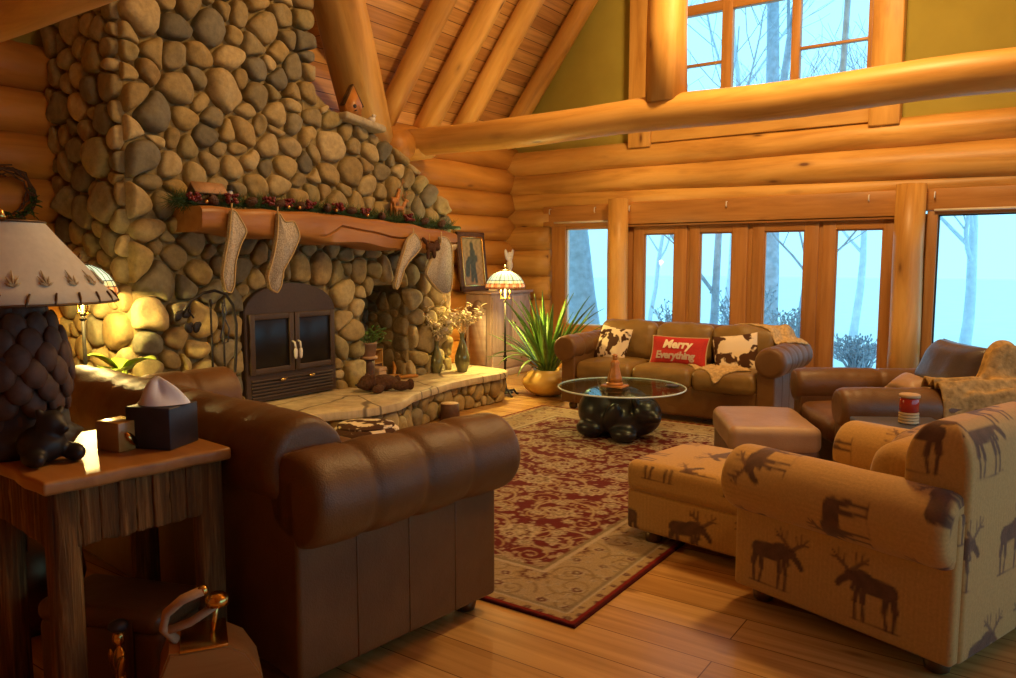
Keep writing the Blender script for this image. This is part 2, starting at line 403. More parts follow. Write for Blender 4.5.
# ---- fireplace wall of stacked logs
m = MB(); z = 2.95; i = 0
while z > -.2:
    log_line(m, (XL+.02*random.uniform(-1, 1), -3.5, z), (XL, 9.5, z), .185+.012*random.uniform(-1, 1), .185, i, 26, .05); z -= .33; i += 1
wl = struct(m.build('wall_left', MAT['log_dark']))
m = MB(); P = [(-6.46, -3.5, 2.9), (-6.46, 4.0, 2.9), (-6.46, 4.0, 5.35), (-6.46, 3.8, 5.52), (-6.46, 1.5, 3.52), (-6.46, -3.5, 3.52)]
m.add(P, [tuple(range(6))])
struct(m.build('drywall', MAT['drywall'], wl, smooth=False))
m = MB(); P = [(-6.46, 4.0, 2.9), (-6.46, 9.4, 2.9), (-6.46, 9.4, 3.52), (-6.46, 6.1, 3.52), (-6.46, 4.0, 5.35)]
m.add(P, [tuple(range(5))], [(p[1], p[2], 0) for p in P])
struct(m.build('gable_boards', MAT['ceil'], wl, smooth=False))
# ---- window wall
m = MB()
log_line(m, (-6.9, YB, 2.86), (XR, YB, 2.845), .175, .16, 31, 26, .05)
log_line(m, (-6.9, YB, 2.575), (XR, YB, 2.50), .15, .225, 32, 26, .05)
log_line(m, (-6.9, YB, 2.34), (XR, YB, 2.265), .14, .10, 33, 26, .05)
for zc, r in ((2.10, .15), (1.83, .19), (1.475, .205), (1.14, .185), (.82, .18), (.5, .185), (.17, .19)):
    log_line(m, (-6.9, YB, zc), (-5.66, YB, zc), r, r*.97, zc*10, 6, .05)
for zc in (.34, .02):
    log_line(m, (-5.66, YB, zc), (-4.5, YB, zc), .18, .18, zc*10+3, 5, .05)
wb = struct(m.build('wall_back', MAT['log']))
m = MB()   # drywall gable with the opening of the high window
def quad(mb, P): mb.add(P, [(0, 1, 2, 3)])
yg = 9.27
zg = 2.95
xg = lambda z: -6.06+(z-3.83)/1.3
wl0, wl1, wz0, wz1 = -4.2, -1.66, 3.36, 5.5
quad(m, [(-6.75, yg, zg), (wl0, yg, zg), (wl0, yg, roofz(wl0)), (-6.75, yg, roofz(-6.75))])
quad(m, [(wl0, yg, zg), (wl1, yg, zg), (wl1, yg, wz0), (wl0, yg, wz0)])
m.add([(wl0, yg, wz1), (wl1, yg, wz1), (wl1, yg, roofz(wl1) if wl1 < RX else zr-1.3*(wl1-RX)), (RX, yg, zr), (wl0, yg, roofz(wl0))], [(0, 1, 2, 3, 4)])
m.add([(wl1, yg, zg), (XR+.3, yg, zg), (XR+.3, yg, zr-1.3*(XR+.3-RX)), (wl1, yg, zr-1.3*(wl1-RX))], [(0, 1, 2, 3)])
struct(m.build('gable_drywall', MAT['drywall'], wb, smooth=False))
# header and casing
m = MB(); m.box((-5.75, 9.12, 1.985), (-4.6, 9.3, 2.25)); m.box((-4.55, 9.10, 1.965), (-1.2, 9.3, 2.25)); m.box((-1.2, 9.12, 2.03), (XR, 9.3, 2.25))
o = struct(m.build('trim_1', MAT['trim']))
m = MB()
for a, b in ((-4.46, -4.16), (-1.66, -1.36)):
    m.box((a, 9.06, 2.93), (b, 9.24, 6.6), .012)
m.box((-4.16, 9.10, 2.98), (-1.66, 9.22, 3.38))
o = struct(m.build('trim_2', MAT['log']))
# posts between the openings
for x, r, lab in ((-4.56, .135, 'peeled log post between the left window and the glass doors'), (-1.21, .15, 'peeled log post between the glass doors and the right window')):
    m = MB(); m.tube([(x, 9.03, 0), (x+.005, 9.03, .8), (x-.004, 9.03, 1.6), (x, 9.03, 2.3)], [r*1.04, r, r*.98, r*.97], 22, wob=.04, seed=x)
    tag(m.build('log_post', MAT['log']), lab, 'post', 'log posts of the window wall')
# glass doors
def pane(parent, x0, x1, z0, z1, y=9.19, name='pane'):
    m = MB(); m.box((x0, y-.004, z0), (x1, y+.004, z1), .001); return m.build(name, MAT['glass'], parent, smooth=False)
doors = [(-4.40, -3.68, -4.255, -3.845), (-3.64, -2.93, -3.515, -3.115), (-2.87, -2.13, -2.735, -2.285), (-2.09, -1.36, -1.95, -1.475)]
for i, (a, b, g0, g1) in enumerate(doors):
    m = MB(); y0, y1 = 9.15, 9.22
    m.box((a, y0, .04), (g0, y1, 1.97)); m.box((g1, y0, .04), (b, y1, 1.97)); m.box((g0-.01, y0+.002, 1.855), (g1+.01, y1, 1.97)); m.box((g0-.01, y0+.002, .04), (g1+.01, y1, .28))
    for q0, q1, w0, w1 in ((g0, g0+.014, .28, 1.855), (g1-.014, g1, .28, 1.855), (g0, g1, 1.841, 1.855), (g0, g1, .28, .294)):
        m.box((q0, y0+.018, w0), (q1, y1-.01, w1), .002, col=(1, 1, 1))
    d = struct(m.build('door_%d' % (i+1), MAT['door']))
    pane(d, g0+.005, g1-.005, .285, 1.85)
    if False:
        m = MB(); hx = b-.05 if i == 1 else a+.05
        m.box((hx-.014, y0-.012, .92), (hx+.014, y0+.002, 1.10), .004); m.tube([(hx, y0-.03, 1.0), (hx+(-.09 if i == 1 else .09), y0-.045, 1.0)], .009, 8)
        m.build('door_handle', MAT['brass'], d)
m = MB()
for x0, x1 in ((-4.72, -4.395), (-3.685, -3.635), (-2.935, -2.865), (-2.135, -2.085), (-1.365, -1.06)): m.box((x0, 9.17, 0), (x1, 9.28, 2.0))
m.box((-4.47, 9.10, 1.95), (-1.3, 9.26, 1.99)); struct(m.build('trim_3', MAT['door']))
m = MB(); m.box((-4.42, 8.98, 0), (-1.34, 9.2, .075), .015); struct(m.build('trim_4', MAT['trim']))
# windows
def window(name, x0, x1, z0, z1, fr, y=9.17, mats=('trim',), low=None, rail=None):
    m = MB(); a = fr
    m.box((x0-a[0], y-.04, z0-a[2]), (x0, y+.08, z1+a[3])); m.box((x1, y-.04, z0-a[2]), (x1+a[1], y+.08, z1+a[3]))
    m.box((x0-.01, y-.035, z1), (x1+.01, y+.08, z1+a[3])); m.box((x0-.01, y-.05, z0-a[2]), (x1+.01, y+.08, z0))
    w = struct(m.build(name, MAT['trim'])); pane(w, x0, x1, z0, z1, y+.03)
    m = MB(); t = .014
    for q in ((x0, x0+t, z0, z1), (x1-t, x1, z0, z1), (x0, x1, z1-t, z1), (x0, x1, z0, z0+t)): m.box((q[0], y, q[2]), (q[1], y+.05, q[3]), .002)
    m.build('sash', MAT['white'] if name == 'window_1' else MAT['firebrick'], w)
    if rail:
        m = MB(); m.tube([(rail[0], 9.10, rail[2]), (rail[1], 9.10, rail[2])], .013, 10); m.build('blind_rail', MAT['white'], w)
    return w
w1 = window('window_1', -5.40, -4.74, .65, 1.945, (.22, .06, .14, .06), rail=(-5.56, -4.72, 2.03))
w2 = window('window_2', -.965, 1.3, .60, 1.985, (.10, .1, .13, .04), rail=(-1.0, 1.35, 2.03))
m = MB(); m.box((-1.065, 9.13, 0), (1.4, 9.25, .14)); m.box((-1.065, 9.13, .1), (-.965, 9.25, .5)); m.box((1.3, 9.13, .1), (1.4, 9.25, .5)); m.build('lower_frame', MAT['trim'], w2)
pane(w2, -.965, 1.3, .13, .48, 9.2, 'lower_pane')
m = MB()     # log infill right of the right window
for zc in (.17, .5, .82, 1.14, 1.475, 1.83, 2.05): log_line(m, (1.4, YB, zc), (XR+.1, YB, zc), .19, .19, zc*7, 5, .05)
m.build('log_infill', MAT['log'], wb)['kind'] = 'structure'
# high window
m = MB(); y = 9.16
def bar(x0, x1, z0, z1, d=0): m.box((x0, y+d, z0), (x1, y+.09, z1), .005)
bar(-4.2, -4.12, 3.3, 5.5); bar(-1.715, -1.64, 3.3, 5.5); bar(-4.2, -1.64, 3.36, 3.44, .003); bar(-4.2, -1.64, 5.3, 5.5, .003)
bar(-3.31, -3.185, 3.4, 5.4); bar(-2.51, -2.415, 3.4, 5.4); bar(-4.15, -1.68, 4.44, 4.56, .004)
w3 = struct(m.build('window_3', MAT['trim']))
m = MB()
for x0, x1, z in ((-4.13, -3.3, 3.86), (-2.42, -1.7, 3.875), (-4.13, -3.3, 4.95), (-3.2, -2.5, 4.95), (-2.42, -1.7, 4.95)): bar(x0, x1, z-.016, z+.016, .03)
m.build('muntins', MAT['trim'], w3)
pane(w3, -4.13, -1.70, 3.42, 5.32, 9.22)
# unseen side of the room: right wall with a broad window, rear wall
m = MB(); xr = 2.45
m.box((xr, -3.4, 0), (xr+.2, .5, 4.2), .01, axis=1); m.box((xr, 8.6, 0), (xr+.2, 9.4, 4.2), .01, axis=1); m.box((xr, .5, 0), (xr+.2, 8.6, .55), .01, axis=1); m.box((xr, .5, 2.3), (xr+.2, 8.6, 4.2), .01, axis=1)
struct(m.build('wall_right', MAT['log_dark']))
m = MB(); m.box((xr+.02, .5, .5), (xr+.16, .58, 2.32)); m.box((xr+.02, 3.0, .5), (xr+.16, 3.08, 2.32)); m.box((xr+.02, 8.52, .5), (xr+.16, 8.6, 2.32)); m.box((xr+.02, 5.76, .5), (xr+.16, 5.84, 2.32)); m.box((xr+.02, .5, .5), (xr+.16, 8.6, .6)); m.box((xr+.02, .5, 2.22), (xr+.16, 8.6, 2.32))
w4 = struct(m.build('window_4', MAT['trim']))
m = MB(); m.box((xr+.09, .55, .58), (xr+.1, 8.55, 2.24), .001); m.build('pane', MAT['glass'], w4)
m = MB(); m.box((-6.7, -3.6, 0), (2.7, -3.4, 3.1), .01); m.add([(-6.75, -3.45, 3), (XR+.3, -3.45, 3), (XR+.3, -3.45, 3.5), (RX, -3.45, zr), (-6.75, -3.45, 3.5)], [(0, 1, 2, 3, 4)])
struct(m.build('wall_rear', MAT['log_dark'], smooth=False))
# ---- rafters, trusses
RG = 'log rafters under the plank roof'
def rafter(y, r0, r1, x0, x1, lab, seed):
    m = MB(); k = 12; f = lambda x: 3.53+1.3*(x+6.06)
    P = [(x0+(x1-x0)*i/(k-1), y, f(x0+(x1-x0)*i/(k-1))) for i in range(k)]
    m.tube(P, [r0+(r1-r0)*i/(k-1) for i in range(k)], 20, wob=.05, seed=seed)
    return tag(m.build('log_rafter', MAT['log']), lab, 'rafter', RG)
rafter(6.68, .13, .12, -6.55, -2.1, 'short looking rafter right beside the leaning valley log', 1)
rafter(7.38, .145, .13, -6.55, -2.1, 'second log rafter right of the valley log, above the beam end', 2)
rafter(8.04, .135, .12, -6.55, -2.1, 'third log rafter from the valley log, before the one on the gable', 3)
rafter(9.05, .13, .12, -6.5, -2.1, 'last log rafter lying against the olive gable wall', 4)
m = MB(); k = 12; P = [(-6.15+t, 6.22-1.5*t, 2.86+1.3*t) for t in np.linspace(0, 2.0, k)]
m.tube(P, np.linspace(.25, .215, k), 24, wob=.05, seed=8)
tag(m.build('valley_log', MAT['log']), 'thick peeled log leaning up to the left beside the stone chimney', 'log')
def beam(y, z, r, lab, seed, zr_=0):
    m = MB(); k = 30
    P = [(-6.3+8.7*i/(k-1), y+.015*math.sin(i*.9), z+zr_*i/(k-1)+.012*math.sin(i*.7+1)) for i in range(k)]
    m.tube(P, [r]*k, 24, wob=.07, seed=seed)
    return tag(m.build('tie_beam', MAT['log']), lab, 'beam', 'log tie beams')
beam(6.9, 2.86, .155, 'long peeled log beam spanning the room before the high window', 11, .05)
beam(2.05, 3.0, .235, 'dark orange log beam cut off in the top left corner', 12)
m = MB(); m.tube([(-3.01, 6.9, 2.97), (-3.015, 6.9, 3.6), (-3.0, 6.9, 4.6), (-3.0, 6.9, 6.6)], [.195, .185, .18, .175], 22, wob=.05, seed=4)
tag(m.build('king_post', MAT['log']), 'upright log post standing on the long tie beam', 'post')
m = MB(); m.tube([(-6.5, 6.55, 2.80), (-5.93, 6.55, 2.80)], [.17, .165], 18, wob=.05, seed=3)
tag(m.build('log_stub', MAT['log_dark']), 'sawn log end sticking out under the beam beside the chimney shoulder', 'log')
m = MB(); m.tube([(-6.5, 6.95, 2.86), (-5.95, 6.95, 2.86)], [.19, .18], 18, wob=.05, seed=5); m.build('beam_bearing', MAT['log'], wl)['kind'] = 'structure'
# small hooks along the header
HK = 'small hooks along the header'
for i, (x, lab) in enumerate(((-5.62, 'tiny hook under the log left of the left window'), (-4.93, 'tiny white hook just left of the first log post'), (-4.43, 'tiny hook just right of the first log post'), (-3.17, 'tiny white hook above the second glass door'), (-1.62, 'tiny white hook left of the post by the right window'), (-1.0, 'tiny white hook right of the post by the right window'))):
    m = MB(); m.tube([(x, 9.11, 2.215), (x, 9.075, 2.21), (x, 9.07, 2.16), (x, 9.085, 2.145)], .007, 7)
    tag(m.build('hook', MAT['white']), lab, 'hook', HK)
# ---- outside
m = MB(); m.add([(-40, 9.5, -.2), (40, 9.5, -.2), (40, 90, -.2), (-40, 90, -.2)], [(0, 1, 2, 3)]); m.add([(2.7, -30, -.2), (60, -30, -.2), (60, 9.5, -.2), (2.7, 9.5, -.2)], [(0, 1, 2, 3)])
struct(m.build('snow_ground', MAT['snow']))
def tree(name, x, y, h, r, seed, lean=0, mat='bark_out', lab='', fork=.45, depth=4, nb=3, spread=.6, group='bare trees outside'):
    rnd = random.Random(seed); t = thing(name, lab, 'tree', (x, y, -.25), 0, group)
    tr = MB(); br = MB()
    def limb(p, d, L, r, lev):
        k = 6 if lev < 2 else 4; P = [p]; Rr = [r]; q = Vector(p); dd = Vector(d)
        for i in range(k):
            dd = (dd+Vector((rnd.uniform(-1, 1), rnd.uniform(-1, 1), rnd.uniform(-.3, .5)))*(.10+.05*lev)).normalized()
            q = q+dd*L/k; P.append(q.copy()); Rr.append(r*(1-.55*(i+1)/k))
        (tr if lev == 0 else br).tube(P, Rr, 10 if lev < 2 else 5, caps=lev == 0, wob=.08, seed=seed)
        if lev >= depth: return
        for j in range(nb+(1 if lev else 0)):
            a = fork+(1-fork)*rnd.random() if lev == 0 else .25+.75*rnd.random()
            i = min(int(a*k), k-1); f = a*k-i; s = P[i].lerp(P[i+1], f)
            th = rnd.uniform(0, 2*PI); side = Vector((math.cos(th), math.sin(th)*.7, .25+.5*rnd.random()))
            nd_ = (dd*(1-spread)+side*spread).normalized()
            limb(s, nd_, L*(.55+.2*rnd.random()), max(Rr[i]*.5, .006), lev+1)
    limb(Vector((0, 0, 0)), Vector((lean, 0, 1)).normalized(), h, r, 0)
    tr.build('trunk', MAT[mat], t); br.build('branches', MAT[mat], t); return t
# trees
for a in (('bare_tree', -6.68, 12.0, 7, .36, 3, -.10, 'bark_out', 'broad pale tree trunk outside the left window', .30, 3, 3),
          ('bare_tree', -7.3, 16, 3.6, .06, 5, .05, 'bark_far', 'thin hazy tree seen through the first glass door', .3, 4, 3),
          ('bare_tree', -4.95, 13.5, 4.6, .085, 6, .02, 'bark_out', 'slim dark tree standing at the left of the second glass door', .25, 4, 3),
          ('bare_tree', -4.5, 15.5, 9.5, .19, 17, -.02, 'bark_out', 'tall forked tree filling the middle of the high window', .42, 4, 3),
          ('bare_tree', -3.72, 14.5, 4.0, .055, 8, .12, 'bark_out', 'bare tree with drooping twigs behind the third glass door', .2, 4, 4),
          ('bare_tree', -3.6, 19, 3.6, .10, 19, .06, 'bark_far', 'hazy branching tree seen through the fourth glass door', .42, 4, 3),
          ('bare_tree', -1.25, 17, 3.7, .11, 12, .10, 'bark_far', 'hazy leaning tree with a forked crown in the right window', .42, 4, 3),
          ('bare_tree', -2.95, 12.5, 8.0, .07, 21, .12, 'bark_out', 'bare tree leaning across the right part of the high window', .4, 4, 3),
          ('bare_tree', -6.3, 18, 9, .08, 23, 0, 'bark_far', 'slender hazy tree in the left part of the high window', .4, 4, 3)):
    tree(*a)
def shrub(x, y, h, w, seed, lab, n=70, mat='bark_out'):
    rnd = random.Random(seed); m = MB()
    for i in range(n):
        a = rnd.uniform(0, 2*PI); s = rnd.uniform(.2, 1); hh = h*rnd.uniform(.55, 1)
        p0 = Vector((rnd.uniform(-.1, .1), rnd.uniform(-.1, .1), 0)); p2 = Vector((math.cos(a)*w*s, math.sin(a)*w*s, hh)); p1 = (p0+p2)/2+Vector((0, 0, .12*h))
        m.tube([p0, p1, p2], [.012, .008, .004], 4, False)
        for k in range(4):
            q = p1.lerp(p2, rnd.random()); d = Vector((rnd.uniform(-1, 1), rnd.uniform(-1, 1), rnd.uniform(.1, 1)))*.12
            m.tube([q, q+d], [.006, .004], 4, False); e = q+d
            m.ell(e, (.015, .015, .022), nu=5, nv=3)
    o = m.build('hazy_shrub', MAT[mat]); o.location = (x, y, -.22)
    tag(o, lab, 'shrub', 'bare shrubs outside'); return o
shrub(-2.22, 12.2, .62, .50, 31, 'twiggy hazy shrub at the foot of the fourth glass door', 90)
shrub(-4.05, 12.6, 1.35, .55, 32, 'leafy hazy shrub in the lower half of the second glass door', 80)
shrub(-5.1, 12.2, 1.05, .4, 33, 'small hazy shrub low in the first glass door', 50)
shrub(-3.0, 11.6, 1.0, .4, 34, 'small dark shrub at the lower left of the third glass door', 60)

# ------------------------------------------------------------------ stone fireplace
PAL = [(.37, .28, .125), (.34, .255, .115), (.30, .235, .12), (.25, .205, .115), (.41, .32, .16), (.32, .225, .10), (.35, .275, .135), (.22, .19, .12), (.44, .35, .19), (.28, .23, .11), (.34, .25, .11), (.17, .155, .115)]
def clip(poly, n, d):
    """keep the side where n.x <= d"""
    out = []; k = len(poly)
    for i in range(k):
        a, b = poly[i], poly[(i+1) % k]; da = n[0]*a[0]+n[1]*a[1]-d; db = n[0]*b[0]+n[1]*b[1]-d
        if da <= 0: out.append(a)
        if (da < 0 < db) or (db < 0 < da):
            t = da/(da-db); out.append((a[0]+(b[0]-a[0])*t, a[1]+(b[1]-a[1])*t))
    return out
def inpoly(p, poly):
    c = False; j = len(poly)-1
    for i in range(len(poly)):
        a, b = poly[i], poly[j]
        if (a[1] > p[1]) != (b[1] > p[1]) and p[0] < (b[0]-a[0])*(p[1]-a[1])/(b[1]-a[1])+a[0]: c = not c
        j = i
    return c
def segdist(p, a, b):
    dx, dy = b[0]-a[0], b[1]-a[1]; L = dx*dx+dy*dy; t = max(0, min(1, ((p[0]-a[0])*dx+(p[1]-a[1])*dy)/L))
    return math.hypot(p[0]-a[0]-t*dx, p[1]-a[1]-t*dy)
def stones(mb, outer, holes, mapf, seed, sizes=((.17, 22), (.125, 240), (.097, 1500), (.074, 2600), (.056, 2200)), pack=.78, gap=.0085, rise=.58, maxrise=.088, aspect=1.0, warp=None):
    warp = warp or no_warp
    rnd = random.Random(seed); us = [p[0] for p in outer]; vs = [p[1] for p in outer]; lo = (min(us), min(vs)); hi = (max(us), max(vs))
    segs = []
    for P in [outer]+list(holes): segs += [(P[i], P[(i+1) % len(P)]) for i in range(len(P))]
    pts = []
    for r, tries in sizes:
        for _ in range(tries):
            p = (rnd.uniform(lo[0], hi[0]), rnd.uniform(lo[1], hi[1])); rr = r*rnd.uniform(.88, 1.12)
            if not inpoly(p, outer) or any(inpoly(p, h) for h in holes): continue
            if any(segdist(p, a, b) < rr*.72 for a, b in segs): continue
            if all((p[0]-q[0])**2+((p[1]-q[1])/aspect)**2 > (pack*(rr+q[2]))**2 for q in pts): pts.append((p[0], p[1], rr))
    ghosts = []
    for a, b in segs:
        dx, dy = b[0]-a[0], b[1]-a[1]; L2 = dx*dx+dy*dy
        for p in pts:
            t = ((p[0]-a[0])*dx+(p[1]-a[1])*dy)/L2
            if -.1 < t < 1.1:
                fx, fy = a[0]+t*dx, a[1]+t*dy
                if math.hypot(p[0]-fx, p[1]-fy) < .36: ghosts.append((2*fx-p[0], 2*fy-p[1], p[2]))
    allp = pts+ghosts
    A = np.array(allp)
    for i, p in enumerate(pts):
        d2 = (A[:, 0]-p[0])**2+(A[:, 1]-p[1])**2; order = np.argsort(d2)[1:45]
        poly = [(p[0]-.5, p[1]-.5), (p[0]+.5, p[1]-.5), (p[0]+.5, p[1]+.5), (p[0]-.5, p[1]+.5)]
        for k in order:
            q = A[k]
            if d2[k] > 1.2: break
            n = (q[0]-p[0], q[1]-p[1]); dd = (q[0]**2+q[1]**2-p[0]**2-p[1]**2-.62*q[2]**2+.62*p[2]**2)/2
            poly = clip(poly, n, dd)
            if len(poly) < 3: break
        if len(poly) < 3: continue
        cx = sum(x for x, y in poly)/len(poly); cy = sum(y for x, y in poly)/len(poly)
        # inset, then round the corners twice
        rad = sum(math.hypot(x-cx, y-cy) for x, y in poly)/len(poly)
        if rad < .018: continue
        f = max(.5, 1-gap/rad); poly = [(cx+(x-cx)*f, cy+(y-cy)*f) for x, y in poly]
        for cut in (.27, .25, .25):
            q = []
            for j in range(len(poly)):
                a, b = poly[j], poly[(j+1) % len(poly)]
                q += [(a[0]+(b[0]-a[0])*cut, a[1]+(b[1]-a[1])*cut), (b[0]+(a[0]-b[0])*cut, b[1]+(a[1]-b[1])*cut)]
            poly = q
        per = [0]
        for j in range(len(poly)): a, b = poly[j], poly[(j+1) % len(poly)]; per.append(per[-1]+math.hypot(b[0]-a[0], b[1]-a[1]))
        N = 22; ring = []
        for k in range(N):
            s = per[-1]*k/N; j = 0
            while per[j+1] < s: j += 1
            a, b = poly[j], poly[(j+1) % len(poly)]; t = (s-per[j])/max(1e-9, per[j+1]-per[j]); ring.append((a[0]+(b[0]-a[0])*t, a[1]+(b[1]-a[1])*t))
        H = min(maxrise, rise*rad)*rnd.uniform(.8, 1.2); tx, ty = rnd.uniform(-.25, .25), rnd.uniform(-.25, .25); V = []; F = []
        prof = ((1.0, -.3), (1.0, .22), (.98, .46), (.93, .68), (.83, .86), (.64, .96), (.35, 1.02))
        sd = rnd.uniform(0, 99)
        for (s, h) in prof:
            for x, y in ring:
                u, v = cx+(x-cx)*s, cy+(y-cy)*s
                hh = H*h*(1+(tx*(x-cx)+ty*(y-cy))/rad*max(h, 0)) + (.10*H*noise.noise(Vector((u*9, v*9, sd))) if h > .3 else 0)
                V.append(mapf(*warp(u, v), hh))
        V.append(mapf(*warp(cx, cy), H*1.03))
        for a in range(len(prof)-1): F += [(a*N+j, a*N+(j+1) % N, (a+1)*N+(j+1) % N, (a+1)*N+j) for j in range(N)]
        a = (len(prof)-1)*N; F += [(a+j, a+(j+1) % N, len(V)-1) for j in range(N)]
        c = np.array(rnd.choice(PAL))*rnd.uniform(.80, 1.12)*np.array((1, .97, .86))
        mb.add(V, F, None, c)
def no_warp(u, v): return (u, v)
def stone_warp(u, v):
    e = min(1, (u-3.0)/.15, (4.73-u)/.15 if v > 3 else 9, (6.57-u)/.15); e = max(0, e)
    return (u+.045*e*noise.noise(Vector((u*4.1, v*4.1, 3)))+.02*e*noise.noise(Vector((u*9, v*9, 8))), v+.045*e*noise.noise(Vector((u*4.1, v*4.1, 17)))+.02*e*noise.noise(Vector((u*9, v*9, 28))))
XF = -5.36     # mortar plane of the front
fp = thing('stone_fireplace', 'tall river stone fireplace with chimney, raised hearth and log mantel', 'fireplace', (XF, 4.4, 0))
def rel(o):
    o.matrix_parent_inverse = Matrix.Translation((-XF, -4.4, 0)); return o
outer = [(3.0, .30), (6.57, .30), (6.57, 2.06), (6.33, 2.28), (5.9, 2.52), (5.45, 2.72), (5.02, 2.80), (4.86, 2.92), (4.73, 3.0), (4.73, 5.0), (3.0, 5.0)]
arch = [(3.90, .28), (4.88, .28), (4.88, 1.10)]+[(4.39+.49*math.cos(t), 1.10+.225*math.sin(t)) for t in np.linspace(.3, PI-.3, 7)]+[(3.90, 1.10)]
nich = [(5.25, .28), (5.90, .28), (5.91, 1.0), (5.84, 1.22), (5.62, 1.30), (5.40, 1.24), (5.27, 1.05)]
m = MB()
stones(m, outer, [arch, nich], lambda u, v, h: (XF+h, u, v), 4, warp=stone_warp)
stones(m, [(-6.3, .0), (-5.36, .0), (-5.36, 5.0), (-6.3, 5.0)], [], lambda u, v, h: (u, 3.0-h, v), 9)
stones(m, [(-5.92, .3), (-5.36, .3), (-5.36, 1.2), (-5.92, 1.2)], [], lambda u, v, h: (u, 5.92-h*.7, v), 12, sizes=((.11, 300), (.07, 900), (.045, 1200)))
stones(m, [(5.2, .3), (5.95, .3), (5.95, 1.25), (5.2, 1.25)], [], lambda u, v, h: (-5.94+h*.5, u, v), 13, sizes=((.11, 300), (.07, 900), (.045, 1200)))
stones(m, [(-6.3, 2.2), (-5.36, 2.2), (-5.36, 0.3), (-6.3, .3)], [], lambda u, v, h: (u, 6.57+h, v), 14)
rel(m.build('stonework', MAT['stone'], fp))
m = MB()
mk = [0]
def mort(lo, hi): mk[0] += 1; m.box(lo, (hi[0]-.004*mk[0], hi[1]-.003*mk[0], hi[2]), .03)
xb = -6.28
mort((xb, 3.0, 0), (XF, 5.26, 2.8)); mort((xb, 5.90, 0), (XF, 6.57, 2.06)); mort((xb, 5.2, 1.27), (XF, 6.0, 2.1)); mort((xb, 5.2, 0), (-5.94, 6.0, 1.4)); mort((xb, 3.0, 2.7), (XF, 4.73, 6.6)); mort((xb, 5.2, 0), (XF, 5.95, .3))
Mx = Matrix(((0, 0, 1, xb), (1, 0, 0, 0), (0, 1, 0, 0), (0, 0, 0, 1)))
m.prism([(4.6, 2.0), (6.57, 2.0), (6.57, 2.06), (6.33, 2.28), (5.9, 2.52), (5.45, 2.72), (5.02, 2.80), (4.73, 3.0), (4.6, 3.0)], XF-xb-.002, Mx, bev=.01)
rel(m.build('mortar_core', MAT['mortar'], fp, auto=35))
# hearth
HO = [(-5.36, 2.95), (-5.05, 3.22), (-4.80, 3.62), (-4.60, 4.03), (-4.44, 4.32), (-4.39, 4.56), (-4.41, 4.80), (-4.56, 5.08), (-4.63, 5.36), (-4.74, 5.9), (-4.72, 6.3), (-4.70, 6.74), (-4.82, 6.93), (-5.36, 6.98), (-5.9, 6.98)]
def dense(P, step):
    out = []
    for a, b in zip(P[:-1], P[1:]):
        k = max(1, int(math.hypot(b[0]-a[0], b[1]-a[1])/step)); out += [(a[0]+(b[0]-a[0])*i/k, a[1]+(b[1]-a[1])*i/k) for i in range(k)]
    return out+[P[-1]]
def smoothp(P, it):
    for _ in range(it): P = [P[0]]+[tuple((P[i-1][k]+2*P[i][k]+P[i+1][k])/4 for k in (0, 1)) for i in range(1, len(P)-1)]+[P[-1]]
    return P
HD = smoothp(dense(HO, .05), 4)
HJ = [(x+.016*noise.noise(Vector((x*9, y*9, 1))), y+.016*noise.noise(Vector((x*9, y*9, 5)))) for x, y in HD]
m = MB(); inner = [(-6.2, 6.98), (-6.2, 2.95)]
full = HJ+inner
def slab_col(x, y):
    c = np.array((.52, .42, .26)); return c*(1+.18*noise.noise(Vector((x*2.3, y*2.3, 3))))
# top as grid clipped by outline: ring strips from outline towards the wall
zs = ((-.072, -.012), (-.066, 0), (-.04, .006), (-.02, .0), (-.006, -.003), (0, -.014))
V = []; Cc = []; N = len(HJ)
def inset(x, y, d):
    # push outline points along the outward normal estimate from hearth centre line
    cx, cy = -5.36, min(max(y, 3.3), 6.6); L = math.hypot(x-cx, y-cy) or 1; return x+(x-cx)/L*d, y+(y-cy)/L*d
for dz, di in zs:
    for x, y in HJ:
        jj = .006*noise.noise(Vector((x*14, y*14, dz*40))); X, Y = inset(x, y, di+jj); V.append((X, Y, .33+dz)); Cc.append(slab_col(x, y))
for k in range(1, 9):
    f = k/8
    for x, y in HJ:
        X = x+(-5.9-x)*f; V.append((X, y, .33+.004*noise.noise(Vector((X*5, y*5, 2))))); Cc.append(slab_col(X, y))
rows = len(zs)+8
F = [(i*N+j, i*N+j+1, (i+1)*N+j+1, (i+1)*N+j) for i in range(rows-1) for j in range(N-1)]
F += [(j+1, j, (rows-1)*N+j, (rows-1)*N+j+1) for j in range(N-1)]
F += [tuple(i*N for i in range(rows)), tuple(i*N+N-1 for i in reversed(range(rows)))]
m.add(V, F, None, np.array(Cc))
